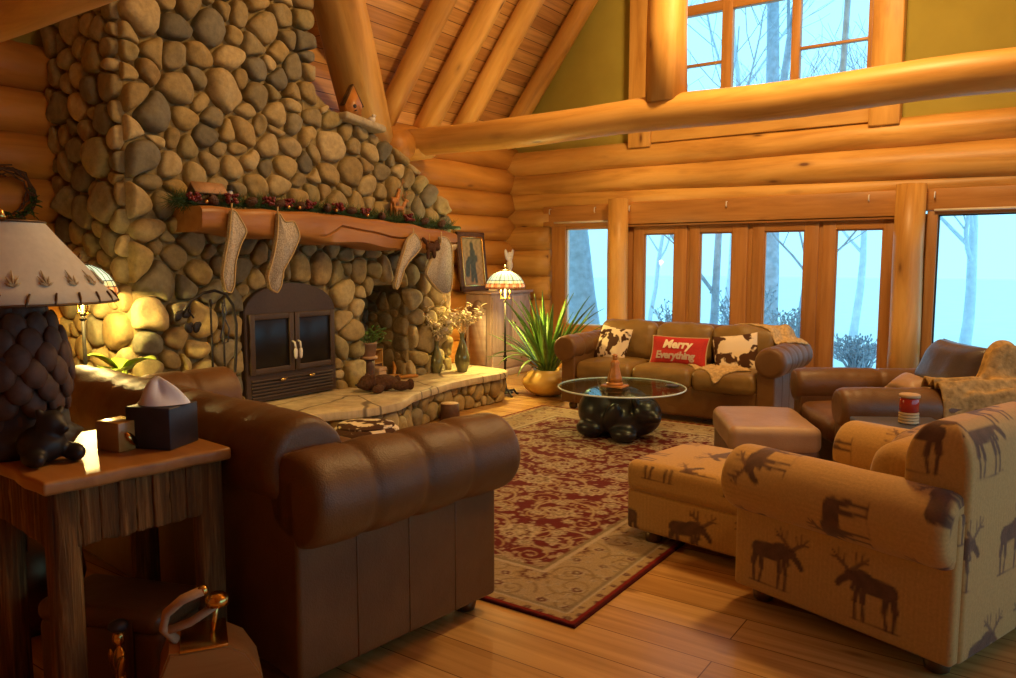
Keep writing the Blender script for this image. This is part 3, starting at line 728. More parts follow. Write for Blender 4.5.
def slab_mat():
    mt, nt, out = new_mat('flagstone_hearth'); b = principled(nt, out, .6, .35); L = nt.links.new
    a = nt.nodes.new('ShaderNodeAttribute'); a.attribute_name = 'col'
    mp = coords(nt, (1, 1, .0), obj=True); n1 = nd(nt, 'ShaderNodeTexNoise', Scale=9.0, Detail=6.0, Roughness=.65); L(mp.outputs[0], n1.inputs[0])
    r = ramp(nt, [(.3, (.66, .62, .56)), (.7, (1.15, 1.15, 1.12))]); L(n1.outputs[0], r.inputs[0]); col = mixrgb(nt, 1.0, a.outputs['Color'], r.outputs[0], 'MULTIPLY')
    n0 = nd(nt, 'ShaderNodeTexNoise', Scale=2.0, Detail=2.0); L(mp.outputs[0], n0.inputs[0]); ad = mixrgb(nt, .12, mp.outputs[0], n0.outputs['Color'])
    v = nd(nt, 'ShaderNodeTexVoronoi', Scale=1.9, feature='DISTANCE_TO_EDGE'); L(ad, v.inputs[0]); rc = ramp(nt, [(0, (1, 1, 1)), (.006, (1, 1, 1)), (.016, (0, 0, 0))]); L(v.outputs['Distance'], rc.inputs[0])
    col = mixrgb(nt, rc.outputs[0], col, (.17, .13, .08)); L(col, b.inputs['Base Color'])
    h = nd(nt, 'ShaderNodeMath', operation='SUBTRACT'); L(n1.outputs[0], h.inputs[0]); L(rc.outputs[0], h.inputs[1]); bump(nt, b, h.outputs[0], .5, .012); return mt
MAT['hearth'] = slab_mat()
rel(m.build('hearth_slab', MAT['hearth'], fp, auto=40))
# cobbles carrying the slab
base = [inset(x, y, -.09) for x, y in HD]; acc = [0]
for a, b in zip(base[:-1], base[1:]): acc.append(acc[-1]+math.hypot(b[0]-a[0], b[1]-a[1]))
def onbase(u, v, h):
    j = int(min(max(np.searchsorted(acc, u)-1, 0), len(base)-2)); t = (u-acc[j])/max(1e-6, acc[j+1]-acc[j]); a, b = base[j], base[j+1]
    x, y = a[0]+(b[0]-a[0])*t, a[1]+(b[1]-a[1])*t; dx, dy = b[0]-a[0], b[1]-a[1]; L = math.hypot(dx, dy); n = (dy/L, -dx/L)
    if n[0]*(x+5.5)+n[1]*(y-5) < 0 and False: n = (-n[0], -n[1])
    return (x+n[0]*h, y+n[1]*h, v)
m = MB()
stones(m, [(0, .0), (acc[-1], .0), (acc[-1], .265), (0, .265)], [], onbase, 21, sizes=((.115, 600), (.085, 900), (.055, 900), (.038, 900)), pack=.78, rise=.6, maxrise=.075, aspect=1.0)
rel(m.build('hearth_cobbles', MAT['stone'], fp))
m = MB(); bp = [(x, y) for x, y in base]+[(-6.2, 6.9), (-6.2, 3.0)]
m.prism(list(reversed(bp)), .27, bev=0); rel(m.build('hearth_base', MAT['mortar'], fp, smooth=False))
# mantel log with a long crack
m = MB(); k = 34; V = []; G = []; n = 14
for i in range(k):
    t = i/(k-1); y = 3.33+t*(6.27-3.33)
    zt = np.interp(t, [0, .4, .75, .9, 1], [1.90, 1.905, 1.86, 1.82, 1.80])+.006*math.sin(i*1.3); zb = np.interp(t, [0, .12, .4, .7, 1], [1.72, 1.705, 1.665, 1.615, 1.60])+.012*math.sin(i*.8)
    xf = np.interp(t, [0, .3, .7, 1], [-4.96, -4.95, -4.955, -4.98])+.008*math.sin(i*1.1)
    zc = np.interp(t, [0, .35, .45, .75, 1], [zb-.02, zb+.0, zt-.10, zb+.10, zb+.08])
    prof = [(-5.34, zb), (-5.15, zb-.005), (xf-.05, zb+.004), (xf-.018, zb+.02), (xf-.004, zc-.012) if zc > zb+.03 else (xf-.008, zb+.035), (xf-.03, zc) if zc > zb+.03 else (xf-.006, zb+.045), (xf-.002, max(zc+.012, zb+.055)), (xf, zt-.055), (xf-.004, zt-.022), (xf-.02, zt-.006), (xf-.05, zt), (-5.1, zt+.004), (-5.2, zt), (-5.34, zt)]
    for (x, z) in prof:
        V.append((x+.004*noise.noise(Vector((y*6, x*9, z*9))), y, z)); G.append((y, x*1.0, z))
F = [(i*n+j, i*n+(j+1) % n, (i+1)*n+(j+1) % n, (i+1)*n+j) for i in range(k-1) for j in range(n)]+[tuple(reversed(range(n))), tuple(range((k-1)*n, k*n))]
m.add(V, F, G); mo = rel(m.build('mantel_log', MAT['mantel'], fp, auto=50)); mo['label'] = 'honey coloured half log mantel with a long crack'
# stone ledge on the shoulder
m = MB(); m.rbox((-5.33, 5.22, 2.775), (.14, .26, .035), .03, 3, (4, 6, 2), Euler((-.12, 0, 0)).to_matrix().to_4x4(), (.42, .35, .22)); rel(m.build('stone_ledge', MAT['stone'], fp))
# steel insert with glazed doors
XI = -5.33
m = MB(); poly = [(3.905, .345), (4.875, .345), (4.875, 1.08)]+[(4.39+.485*math.cos(t), 1.08+.245*math.sin(t)) for t in np.linspace(.12, PI-.12, 15)]+[(3.905, 1.08)]
Mx = Matrix(((0, 0, 1, XI-.05), (1, 0, 0, 0), (0, 1, 0, 0), (0, 0, 0, 1))); m.prism(poly, .075, Mx, bev=.006)
ins = rel(m.build('firebox_insert', MAT['insert'], fp, auto=30))
def rel2(o): return o
xi = XI+.025
m = MB()
for i in range(6): z = .375+.028*i; m.box((xi-.005, 3.955, z), (xi+.018, 4.825, z+.014), .003)
m.build('louvre_grille', MAT['insert'], ins)
for j, (a, b, hs) in enumerate(((3.935, 4.385, 1), (4.395, 4.845, -1))):
    m = MB(); t = .05; z0_, z1_ = .575, 1.075
    m.box((xi-.004, a, z0_), (xi+.03, a+t, z1_)); m.box((xi-.004, b-t, z0_), (xi+.03, b, z1_)); m.box((xi-.004, a+t-.004, z0_), (xi+.028, b-t+.004, z0_+t)); m.box((xi-.004, a+t-.004, z1_-t), (xi+.028, b-t+.004, z1_))
    d = m.build('fire_door', MAT['insert'], ins)
    # third level stays on the insert's door
    m = MB(); m.box((xi+.004, a+t, z0_+t), (xi+.012, b-t, z1_-t), .001); m.build('fire_door_glass', MAT['glass_dark'], ins)
    y = b-.025 if hs > 0 else a+.025
    m = MB(); m.tube([(xi+.03, y, .83), (xi+.06, y, .82), (xi+.07, y+.004*hs, .77)], .008, 8); m.lathe([(.008, 0), (.014, .02), (.017, .06), (.013, .085), (.004, .09)], (xi+.068, y+.003*hs, .68), 12)
    m.build('coil_handle', MAT['white'], ins)['label'] = 'pale ceramic door handle'
for y in (4.24, 4.55):
    m = MB(); m.tube([(xi+.01, y, .515), (xi+.045, y, .515), (xi+.05, y+.03, .52)], .007, 8); m.ell((xi+.05, y+.0, .516), (.01, .03, .012)); m.build('draft_knob', MAT['brass'], ins)
def parts_of(mb, name, mat, parent, **k): return mb.build(name, MAT[mat], parent, **k)
# ------------------------------------------------------------------ prints
def caps(u, v, L):
    d = np.full(np.shape(u), 9.0)
    for x1, y1, x2, y2, r in L:
        dx, dy = x2-x1, y2-y1; q = dx*dx+dy*dy
        t = np.clip(((u-x1)*dx+(v-y1)*dy)/q, 0, 1) if q > 1e-9 else 0
        d = np.minimum(d, np.hypot(u-x1-t*dx, v-y1-t*dy)-r)
    return d
BODY = [(-.27, .10, .02, .12, .125), (.06, .16, .13, .17, .125), (.16, .16, .30, .17, .075), (.30, .16, .41, .07, .052), (.41, .07, .45, .01, .045), (.22, .08, .24, .0, .03),
        (-.32, .05, -.36, -.13, .05), (-.36, -.13, -.34, -.40, .024), (-.23, .0, -.21, -.18, .042), (-.21, -.18, -.25, -.40, .022), (.08, .05, .09, -.15, .042), (.09, -.15, .07, -.40, .022), (.16, .05, .2, -.16, .036), (.2, -.16, .19, -.40, .02)]
ANT = [(.26, .25, .12, .38, .028), (.12, .38, .04, .40, .02), (.12, .38, .02, .47, .013), (.13, .38, .10, .52, .013), (.19, .33, .2, .50, .012), (.31, .25, .46, .36, .028), (.46, .36, .56, .36, .016), (.46, .36, .55, .46, .013), (.45, .35, .45, .50, .013), (.38, .31, .36, .46, .012), (-.42, -.41, .10, -.425, .008), (.05, -.43, .3, -.40, .006)]
def moose_cols(u, v, base=(.50, .30, .092), pitch=(.42, .40), size=.285, off=(0, 0)):
    u = np.asarray(u)+off[0]; v = np.asarray(v)+off[1]
    row = np.floor(v/pitch[1]); uu = u+.5*pitch[0]*(row % 2); cx = np.floor(uu/pitch[0])
    flip = np.where(((cx*3+row*5).astype(int) % 4) == 0, -1, 1)
    x = ((uu-(cx+.5)*pitch[0])/size)*flip; y = (v-(row+.5)*pitch[1])/size
    d = caps(x, y, BODY); a = caps(x, y, ANT)
    mb = np.clip((-d)/.02+.5, 0, 1)[..., None]; ma = np.clip((-a)/.016+.5, 0, 1)[..., None]
    C = np.tile(np.array(base), np.shape(u)+(1,)).astype(float)
    C *= (1+.06*np.sin(u*310)*np.sin(v*7))[..., None]
    dark = np.array((.095, .042, .026)); tone = 1+.35*np.sin(x*23+np.sin(y*17)*2)[..., None]*.5
    C = C*(1-ma*.85)+dark*1.3*ma*.85; C = C*(1-mb*.93)+dark*tone*mb*.93
    return C
def paint_moose(ob, off=(0, 0), mode=None, base=(.50, .30, .092)):
    """colour the vertices from surface position, print laid flat on each face of the piece"""
    me = ob.data; n = len(me.vertices); co = np.zeros(n*3); me.vertices.foreach_get('co', co); co = co.reshape(-1, 3)
    no = np.zeros(n*3); me.vertices.foreach_get('normal', no); no = np.abs(no.reshape(-1, 3))
    ax = np.argmax(no*np.array((1, 1, 1.0)), axis=1); u = np.where(ax == 0, co[:, 1], co[:, 0]); v = np.where(ax == 2, co[:, 1], co[:, 2])
    if mode == 'sideflip': u = np.where(ax == 0, -co[:, 1], u)
    C = moose_cols(u, v, off=off, base=base); C4 = np.ones((n, 4), np.float32); C4[:, :3] = C
    me.attributes['col'].data.foreach_set('color', C4.ravel())
# ------------------------------------------------------------------ upholstered seats
def wrinkle(V, amp, fr, seed):
    out = V.copy()
    for i, p in enumerate(V):
        d = noise.noise(Vector((p[0]*fr, p[1]*fr, p[2]*fr+seed)))+.5*noise.noise(Vector((p[0]*fr*2.7, p[1]*fr*2.7, p[2]*fr*2.7+seed)))
        L = math.sqrt(p[0]**2+p[1]**2+p[2]**2)+1e-6; out[i] = p+p/L*amp*d
    return out
def puff(h, top=.03, front=.02, amp=.010, fr=5, seed=0):
    def f(V):
        V = V.copy(); a = np.clip(1-(V[:, 0]/h[0])**2, 0, 1); b = np.clip(1-(V[:, 1]/h[1])**2, 0, 1); c = np.clip(1-(V[:, 2]/h[2])**2, 0, 1)
        V[:, 2] += np.sign(V[:, 2])*top*a*b; V[:, 1] += np.sign(V[:, 1])*front*a*c
        return wrinkle(V, amp, fr, seed)
    return f
def roll(mb, axis, p0, p1, r, seams=(), n=28, step=.02, amp=.006, seed=0, flat=1, endr=.05, depth=.05):
    """padded roll between p0 and p1 with pinched seams and pillowed ends"""
    L = (Vector(p1)-Vector(p0)).length; k = max(8, int(L/step)); P = []; Rr = []
    ts = [0, .004, .012, .025, .04]+list(np.linspace(.06, L-.06, k))+[L-.04, L-.025, L-.012, L-.004, L]
    for t in ts:
        e = min(t, L-t); q = 1 if e >= endr else math.sqrt(max(0, 1-(1-e/endr)**2))*.22+.78
        if e < 1e-6: q = .70
        for s in seams: q *= 1-depth*math.exp(-((t-s)/.022)**2)
        if seams:
            ss = [0]+list(seams)+[L]; 
            for a, b in zip(ss[:-1], ss[1:]):
                if a <= t <= b: q *= 1+.025*math.sin(PI*(t-a)/(b-a))
        P.append(Vector(p0).lerp(Vector(p1), t/L)); Rr.append(r*q)
    a = len(mb.v); mb.tube(P, Rr, n, True); V = mb.v[a]
    if amp:
        for i, p in enumerate(V):
            d = noise.noise(Vector((p[0]*6, p[1]*6, p[2]*6+seed)))+.6*noise.noise(Vector((p[0]*17, p[1]*17, p[2]*17+seed)))*.6
            ax = Vector(p0)+(Vector(p1)-Vector(p0))*((Vector(p)-Vector(p0)).dot(Vector(p1)-Vector(p0))/L**2); o = Vector(p)-ax
            if o.length > .02: V[i] = p+np.array(o.normalized())*amp*d
    return mb
def sofa(root, W, D, ah, bh, sh, ar, seats, M, body=None, cush=None, pr=.135, br=.13, pt=.17, seams=4, fabric=False, foot='black', backtilt=.16, overhang=.06, bseams=None, bt=.22, footr=.045, seatback=True, backcush=True, bch=None, sd=.05):
    body = body or M; cush = cush or M
    N = (lambda s: max(6, int(s/.0085))) if fabric else (lambda s: max(4, int(s/.05)))
    def rb(c, h, r, rot=None, fn=None, seg=3):
        mb = MB(); mb.rbox(c, h, r, seg, tuple(N(2*x) for x in h), rot, fn=fn); return mb
    def fin(o, off=(0, 0), mode=None):
        if fabric: paint_moose(o, off, mode)
        return o
    zb = .07; zr = ah-ar
    o = fin(rb((0, .0, (zb+sh-.17)/2+.01), (W/2-pt*.5, D/2-.03, (sh-.17-zb)/2+.02), .025).build('base', body, root), (.1, .05))
    xo = W/2
    for s in (-1, 1):
        top = zr+ar*.55
        a = fin(rb((s*(xo-pt/2), .0, (zb+top)/2), (pt/2, D/2, (top-zb)/2), .02).build('arm', body, root), (.05 if s < 0 else .02, -.04), 'sideflip' if s < 0 else None)
        if not fabric and W > 1.5:
            mb = MB()
            for t in (.25, .5, .75): mb.tube([(s*xo, -D/2+D*t, zb+.01), (s*xo, -D/2+D*t, zr)], .0035, 6)
            mb.build('panel_seams', body, a)
        mb = MB(); L = D*.98; sm = [L*(i+1)/(seams+1) for i in range(seams)] if seams else []
        step = .0085 if fabric else .014; y_r = -D/2+(.005 if fabric else 0)
        roll(mb, 1, (s*(xo-pt/2+overhang*.35), y_r, zr), (s*(xo-pt/2+overhang*.35), D/2+.025, zr), ar, sm, n=84 if fabric else 30, step=step, amp=.002 if fabric else .006, seed=s*3, depth=sd)
        p = mb.build('arm_roll', body, a)
        if fabric:
            me = p.data; n = len(me.vertices); co = np.zeros(n*3); me.vertices.foreach_get('co', co); co = co.reshape(-1, 3)
            th = np.arctan2(co[:, 2]-zr, -(co[:, 0]-s*(xo-pt/2+overhang*.35))*1.0)
            C = moose_cols(th*ar*1.0+.11, co[:, 1]*1.0, pitch=(.43, .37), size=.28, off=(.16, .26)) if s < 0 else moose_cols(th*ar, co[:, 1], off=(.0, .1))
            C4 = np.ones((n, 4), np.float32); C4[:, :3] = C; me.attributes['col'].data.foreach_set('color', C4.ravel())
    # back
    T = Euler((-backtilt*-.55, 0, 0)).to_matrix().to_4x4()
    bh_ = bh-br*.6
    if fabric:
        hb = (W/2-.045, .115, (bh-zb)/2)
        def crown(V):
            t = np.clip((V[:, 2]-(hb[2]-.17))/.17, 0, 1); q = np.sqrt(np.clip(1-t**2*.93, 0, 1)); V = V.copy()
            V[:, 1] *= q; V[:, 0] -= np.sign(V[:, 0])*.085*(1-q)*np.clip(np.abs(V[:, 0])/hb[0], 0, 1); V[:, 1] += .035*(V[:, 1] > 0)*np.clip(1-(V[:, 0]/hb[0])**4, 0, 1)*q
            return V
        fin(rb((0, -D/2+.105, (zb+bh)/2), hb, .022, fn=crown).build('back', body, root), (.05, .14))
    else:
        fin(rb((0, -D/2+bt/2, (zb+bh_)/2), (W/2-pt*.55, bt/2, (bh_-zb)/2), .03).build('back', body, root), (.05, .12))
    mb = MB(); bw = W-2*pt+.12
    if not fabric: roll(mb, 0, (-bw/2, -D/2+bt*.48, bh-br), (bw/2, -D/2+bt*.48, bh-br), br, bseams or [bw*(i+1)/seats for i in range(seats-1)], n=84 if fabric else 28, step=.0085 if fabric else .02, amp=.003 if fabric else .009, seed=9)
    if not fabric: mb.build('back_roll', body, root)
    iw = W-2*pt; cw = iw/seats
    for i in range(seats):
        x = -iw/2+cw*(i+.5); h = (cw/2-.004, (D-bt-.05)/2, .095)
        yc = -D/2+bt+.03+h[1]+.02
        if fabric: h = (cw/2-.004, h[1], .09)
        fin(rb((x, yc, sh-.085), h, .06, fn=puff(h, .025, .012, .0 if fabric else .012, 6, i*7.3)).build('seat_cushion', cush, root), (.07*i, .1))
        if backcush:
            h = (cw/2+.002, .105, bch or (bh-sh)/2)
            fin(rb((x, -D/2+bt+.085, sh+h[2]-.0), h, .085, Euler((.17, 0, 0)).to_matrix().to_4x4(), puff(h, .02, .035, .0 if fabric else .022, 5.5, i*3.1+2)).build('back_cushion', cush, root), (.12*i+.05, .03))
    fx, fy = W/2-.10, D/2-.09
    for sx in (-1, 1):
        for sy in (-1, 1):
            m = MB(); m.lathe([(footr*.7, 0), (footr*.95, .008), (footr*1.05, .03), (footr, .05), (footr*.85, .062), (footr*.9, .085)], (sx*fx, sy*fy, 0), 16); m.build('foot', MAT[foot], root)
    return root
# ------------------------------------------------------------------ rug
rx0, rx1, ry0, ry1 = -4.27, -1.515, 2.66, 6.785
nx, ny = 300, 450
xs = np.linspace(rx0, rx1, nx); ys = np.linspace(ry0, ry1, ny); X, Y = np.meshgrid(xs, ys)
def lerpc(C, col, m): return C*(1-m[..., None])+np.array(col)*m[..., None]
edge = np.minimum(np.minimum(X-rx0, rx1-X), np.minimum(Y-ry0, ry1-Y))
C = np.tile(np.array((.125, .020, .020)), X.shape+(1,))
TAN, OLV, MAR, GLD, CRM = (.36, .28, .18), (.22, .17, .10), (.115, .02, .022), (.36, .26, .14), (.44, .37, .27)
def st(d, w=.006): return np.clip(-d/w+.5, 0, 1)
def flowers(C, px, py, jx, size, seed, cols, rows_off=.5, pet=8):
    rnd = np.random.RandomState(seed)
    r = np.floor(Y/py); U = X+(r % 2)*px*rows_off; c = np.floor(U/px)
    hx = np.sin(c*12.9898+r*78.233+seed)*43758.5453; hx -= np.floor(hx); hy = np.sin(c*39.34+r*11.135+seed)*24634.63; hy -= np.floor(hy)
    dx = U-(c+.5+jx*(hx-.5))*px; dy = Y-(r+.5+jx*(hy-.5))*py
    th = np.arctan2(dy, dx*1.0)+hx*6.28; q = np.hypot(dx, dy*1.15); s = size*(.75+.5*hy)
    R0 = s*(1+.16*np.cos(th*pet))
    C = lerpc(C, cols[0], st(q-R0)); C = lerpc(C, cols[1], st(q-R0*.80, .008)*.8); C = lerpc(C, cols[2], st(np.abs(q-R0*.55)-.007)); C = lerpc(C, cols[3], st(q-R0*.40)); C = lerpc(C, cols[0], st(q-R0*.18))
    vein = st(np.abs(np.sin(th*pet/2))*q-.006)*(q < R0*.95)*(q > R0*.45); C = lerpc(C, cols[3], vein*.7)
    return C
def scrolls(C, px, py, rad, col, seed, w=.011):
    r = np.floor(Y/py); U = X+(r % 2)*px*.5; c = np.floor(U/px); sg = np.where(((c+r).astype(int) % 2) == 0, 1, -1)
    dx = (U-(c+.5)*px)*sg; dy = Y-(r+.5)*py; th = np.arctan2(dy, dx); q = np.hypot(dx, dy)
    sp = rad*(.42+.58*(((th+PI)/(2*PI))))
    m = st(np.abs(q-sp)-w)*(q < rad*1.08); C = lerpc(C, col, m)
    sp2 = rad*.40*(.3+.7*((th+PI)/(2*PI))); C = lerpc(C, col, st(np.abs(q-sp2)-w*.8)*(q < rad*.42))
    lf = st(np.abs(q-sp-.028)-.018*np.clip(np.sin(th*6), 0, 1))*(q < rad*1.3); C = lerpc(C, TAN, lf*.85)
    return C
F0 = C.copy()
f = flowers(F0, .10, .09, .8, .015, 8, (TAN, MAR, CRM, MAR), .5, 5); f = scrolls(f, .52, .46, .215, TAN, 1, .0085); f = scrolls(f, .30, .28, .115, GLD, 2, .0055)
f = flowers(f, .26, .23, .5, .046, 3, (TAN, MAR, CRM, OLV)); f = flowers(f, .52, .46, .2, .10, 5, (CRM, OLV, MAR, TAN), 0, 9); f = flowers(f, .37, .33, .5, .05, 23, (CRM, MAR, OLV, TAN), .5, 6); f = flowers(f, .52, .46, .2, .075, 6, (TAN, OLV, CRM, MAR), .95, 7)
B0 = np.tile(np.array((.35, .265, .155)), X.shape+(1,)); BRN = (.21, .145, .075)
b = scrolls(B0, .30, .27, .12, BRN, 4, .006); b = scrolls(b, .43, .40, .18, (.25, .18, .09), 7, .007); b = flowers(b, .085, .08, .8, .014, 15, (BRN, GLD, CRM, OLV), .5, 5); b = flowers(b, .19, .17, .5, .034, 11, (CRM, BRN, MAR, OLV)); b = flowers(b, .43, .40, .1, .085, 13, (GLD, BRN, MAR, TAN), 0, 9)
C = lerpc(f, (0, 0, 0), np.zeros_like(X)); bm_ = st(edge-.43, .004)
C = C*(1-bm_[..., None])+b*bm_[..., None]
for e, w, col in ((.43, .012, OLV), (.405, .010, CRM), (.10, .010, OLV), (.085, .006, CRM)): C = lerpc(C, col, st(np.abs(edge-e)-w, .004))
gb = flowers(np.tile(np.array((.38, .28, .14)), X.shape+(1,)), .07, .07, .3, .018, 17, (OLV, CRM, MAR, OLV), .5, 5); bm_ = st(edge-.08, .004); C = C*(1-bm_[..., None])+gb*bm_[..., None]
C = lerpc(C, (.19, .016, .012), st(edge-.034, .004)); C = lerpc(C, (.07, .01, .008), st(edge-.012, .004))
m = MB(); Z = .012+.0012*np.sin(X*90)*np.sin(Y*90); V = np.stack([X, Y, Z], -1).reshape(-1, 3)
F = [(j*nx+i, j*nx+i+1, (j+1)*nx+i+1, (j+1)*nx+i) for j in range(ny-1) for i in range(nx-1)]
per = [i for i in range(nx)]+[j*nx+nx-1 for j in range(1, ny)]+[(ny-1)*nx+i for i in range(nx-2, -1, -1)]+[j*nx for j in range(ny-2, 0, -1)]
nv = len(V); V = np.concatenate([V, V[per]*np.array((1, 1, 0))+np.array((0, 0, .001))]); CC = np.concatenate([C.reshape(-1, 3), C.reshape(-1, 3)[per]])
F += [(per[k], nv+k, nv+(k+1) % len(per), per[(k+1) % len(per)]) for k in range(len(per))]
m.add(V, F, V*1.0, CC)
tag(m.build('area_rug', MAT['rug']), 'large burgundy and tan floral rug in the middle of the floor', 'rug')

# ------------------------------------------------------------------ sofas and chairs
fa = R(-6.3)     # heading of the near sofa
A = thing('leather_sofa', 'big dark brown leather sofa seen from behind at the left', 'sofa', rz=0)
ang = -R(6.3); W, D = 2.25, .99
f_ = np.array((-math.sin(ang), math.cos(ang))); r_ = np.array((math.cos(ang), math.sin(ang)))
c_ = np.array((-1.89, 2.63)) - f_*D/2 - r_*W/2
A.location = (c_[0], c_[1], 0); A.rotation_euler = (0, 0, ang)
sofa(A, W, D, .865, .965, .50, .165, 3, MAT['leather'], pt=.15, br=.165, overhang=.13, bt=.26, seams=3, foot='bronze', bseams=[1.2], bch=.16)
B = thing('leather_sofa', 'three seat brown leather sofa before the glass doors', 'sofa', (-2.98, 7.27, 0), PI)
sofa(B, 2.16, .95, .755, .875, .49, .135, 3, MAT['leather'], cush=MAT['leather_tan'], pt=.16, br=.11, overhang=.10, seams=4, foot='bronze')
cf = np.array((-.86, -.51)); cang = math.atan2(cf[1], cf[0])-PI/2
fc = np.array((-1.29, 5.66)); cc = fc-cf*.575
Cc_ = thing('leather_armchair', 'chestnut leather armchair beside the right hand window', 'armchair', (cc[0], cc[1], 0), cang)
sofa(Cc_, 1.08, 1.15, .70, .92, .46, .125, 1, MAT['leather_red'], pt=.17, br=.13, overhang=.05, seams=1, foot='bronze', backcush=False)
oc = np.array((-1.29, 5.66))+np.array((-.86, -.51))*.36
O = thing('leather_ottoman', 'low taupe leather ottoman in front of the leather armchair', 'ottoman', (oc[0], oc[1], 0), math.atan2(-.47, -.88)-PI/2)
m = MB(); h = (.40, .30, .09); m.rbox((0, 0, .325), h, .055, 4, (14, 12, 4), fn=puff(h, .02, .006, .006, 5, 4)); m.build('top_cushion', MAT['leather_pale'], O)
m = MB(); m.rbox((0, 0, .165), (.385, .285, .105), .025, 3, (10, 10, 4)); m.build('base', MAT['leather_red'], O)
for sx in (-1, 1):
    for sy in (-1, 1):
        m = MB(); m.lathe([(.03, 0), (.042, .01), (.044, .04), (.036, .075)], (sx*.31, sy*.21, 0), 14); m.build('foot', MAT['bronze'], O)
# moose print chair and its ottoman
df = np.array((-.944, .33)); dang = math.atan2(df[1], df[0])-PI/2; dr = np.array((-.33*-1, .944)); W, D = .96, .93
dcorner = np.array((-.205, 3.02)); dc = dcorner+df*D/2+dr*W/2
Dm = thing('print_armchair', 'tan armchair covered in moose print fabric at the right', 'armchair', (dc[0], dc[1], 0), dang)
sofa(Dm, W, D, .70, .93, .46, .145, 1, MAT['moose'], pt=.16, br=.155, overhang=.09, seams=0, fabric=True, foot='bronze', bt=.25, bseams=[], bch=.16)
ec = np.array((-1.73, 3.66)); eang = math.atan2(.165, -.98)-PI/2
E_ = thing('print_ottoman', 'tan moose print ottoman standing on the rug corner', 'ottoman', (ec[0]+.40*.98+.37*.17, ec[1]-.40*.165+.37*.98, 0), eang)
m = MB(); h = (.32, .50, .085); m.rbox((0, 0, .355), h, .05, 4, (64, 86, 10), fn=puff(h, .025, .006, .0)); paint_moose(m.build('top_cushion', MAT['moose'], E_), (.15, .12))
m = MB(); m.rbox((0, 0, .175), (.31, .49, .11), .02, 3, (64, 86, 24)); paint_moose(m.build('base', MAT['moose'], E_), (.1, .09))
for sx in (-1, 1):
    for sy in (-1, 1):
        m = MB(); m.lathe([(.03, 0), (.045, .012), (.048, .04), (.038, .075)], (sx*.25, sy*.35, 0), 16); m.build('foot', MAT['bronze'], E_)
# pillows
def pillow(name, label, w, h, t, loc, rot, mat, group=None, piping=None, n=22, cat='pillow', rnd=0):
    o = thing(name, label, cat, loc, 0, group); o.rotation_euler = rot
    V = []; F = []
    for s in (-1, 1):
        for j in range(n+1):
            for i in range(n+1):
                a, b = -1+2*i/n, -1+2*j/n; k = (1-abs(a)**3.2)*(1-abs(b)**3.2)
                pin = 1-.06*(1-a*a)*abs(b)**2; pin2 = 1-.06*(1-b*b)*abs(a)**2
                z = s*t/2*max(k, 0)**.55*(1+.08*noise.noise(Vector((a*2, b*2, rnd+s))))
                V.append((a*w/2*pin2, b*h/2*pin, z))
    q = (n+1)**2
    for j in range(n):
        for i in range(n):
            a = j*(n+1)+i; F += [(a, a+n+1, a+n+2, a+1), (q+a, q+a+1, q+a+n+2, q+a+n+1)]
    ring = [i for i in range(n)]+[j*(n+1)+n for j in range(n)]+[n*(n+1)+i for i in range(n, 0, -1)]+[j*(n+1) for j in range(n, 0, -1)]
    for k in range(len(ring)): a, b = ring[k], ring[(k+1) % len(ring)]; F.append((a, b, q+b, q+a))
    mb = MB(); mb.add(V, F, np.array(V)+np.random.rand(3)*0+rnd); mb.build('cover', MAT[mat], o)
    if piping:
        mb = MB(); mb.tube([V[i] for i in ring]+[V[ring[0]]], .007, 6, False); mb.build('piping', MAT[piping], o)
    return o
pillow('cowhide_pillow', 'brown and white cowhide pillow at the left end of the back sofa', .40, .40, .15, (-3.70, 7.24, .635), (R(70), R(4), R(-12)), 'hide', 'cowhide pillows', rnd=1.4)
pillow('cowhide_pillow', 'brown and white cowhide pillow at the right end, by the throw', .42, .40, .15, (-2.38, 7.20, .63), (R(68), R(-8), R(14)), 'hide', 'cowhide pillows', rnd=4.1)
rp = pillow('red_pillow', 'red pillow lettered Merry Everything on the back sofa', .58, .30, .14, (-2.93, 7.15, .625), (R(72), 0, R(2)), 'redfab', None, 'tan_trim', rnd=2.2)
def letters(name, txt, size, x, y, parent, mat, shear=.12, zf=None, ext=.002, sp=1.0):
    cu = bpy.data.curves.new(name, 'FONT'); cu.body = txt; cu.size = size; cu.shear = shear; cu.align_x = 'CENTER'; cu.extrude = ext; cu.offset = .004*size/.1; cu.space_character = sp; cu.resolution_u = 4
    o = bpy.data.objects.new(name+'_raw', cu); COL.objects.link(o)
    bpy.context.view_layer.update(); dg = bpy.context.evaluated_depsgraph_get(); me = bpy.data.meshes.new_from_object(o.evaluated_get(dg)); bpy.data.objects.remove(o)
    bm = bmesh.new(); bm.from_mesh(me); bmesh.ops.subdivide_edges(bm, edges=[e for e in bm.edges if e.calc_length() > .03], cuts=1); 
    for v in bm.verts: v.co.x += x; v.co.y += y; v.co.z += zf(v.co.x, v.co.y) if zf else 0
    bm.to_mesh(me); bm.free(); me.name = name; me.materials.clear(); me.materials.append(MAT[mat]); ob = bpy.data.objects.new(name, me); COL.objects.link(ob); ob.parent = parent; return ob
def pz(x, y):
    a, b = min(abs(x/.29), .99), min(abs(y/.15), .99); return .07*max((1-a**3.2)*(1-b**3.2), 0)**.55*1.03+.002
letters('lettering', 'Merry', .115, -.005, .022, rp, 'cream', .2, pz)['label'] = 'cream lettering Merry'
letters('lettering', 'Everything', .098, -.015, -.082, rp, 'cream2', .1, pz, sp=.95)['label'] = 'greyed lettering Everything'
pillow('print_pillow', 'moose print cushion leaning inside the tan armchair', .42, .42, .16, (dc[0]+.0, dc[1]+.14, .60), (R(62), 0, dang+PI+.15), 'moose', None, 'tan_trim', n=60)
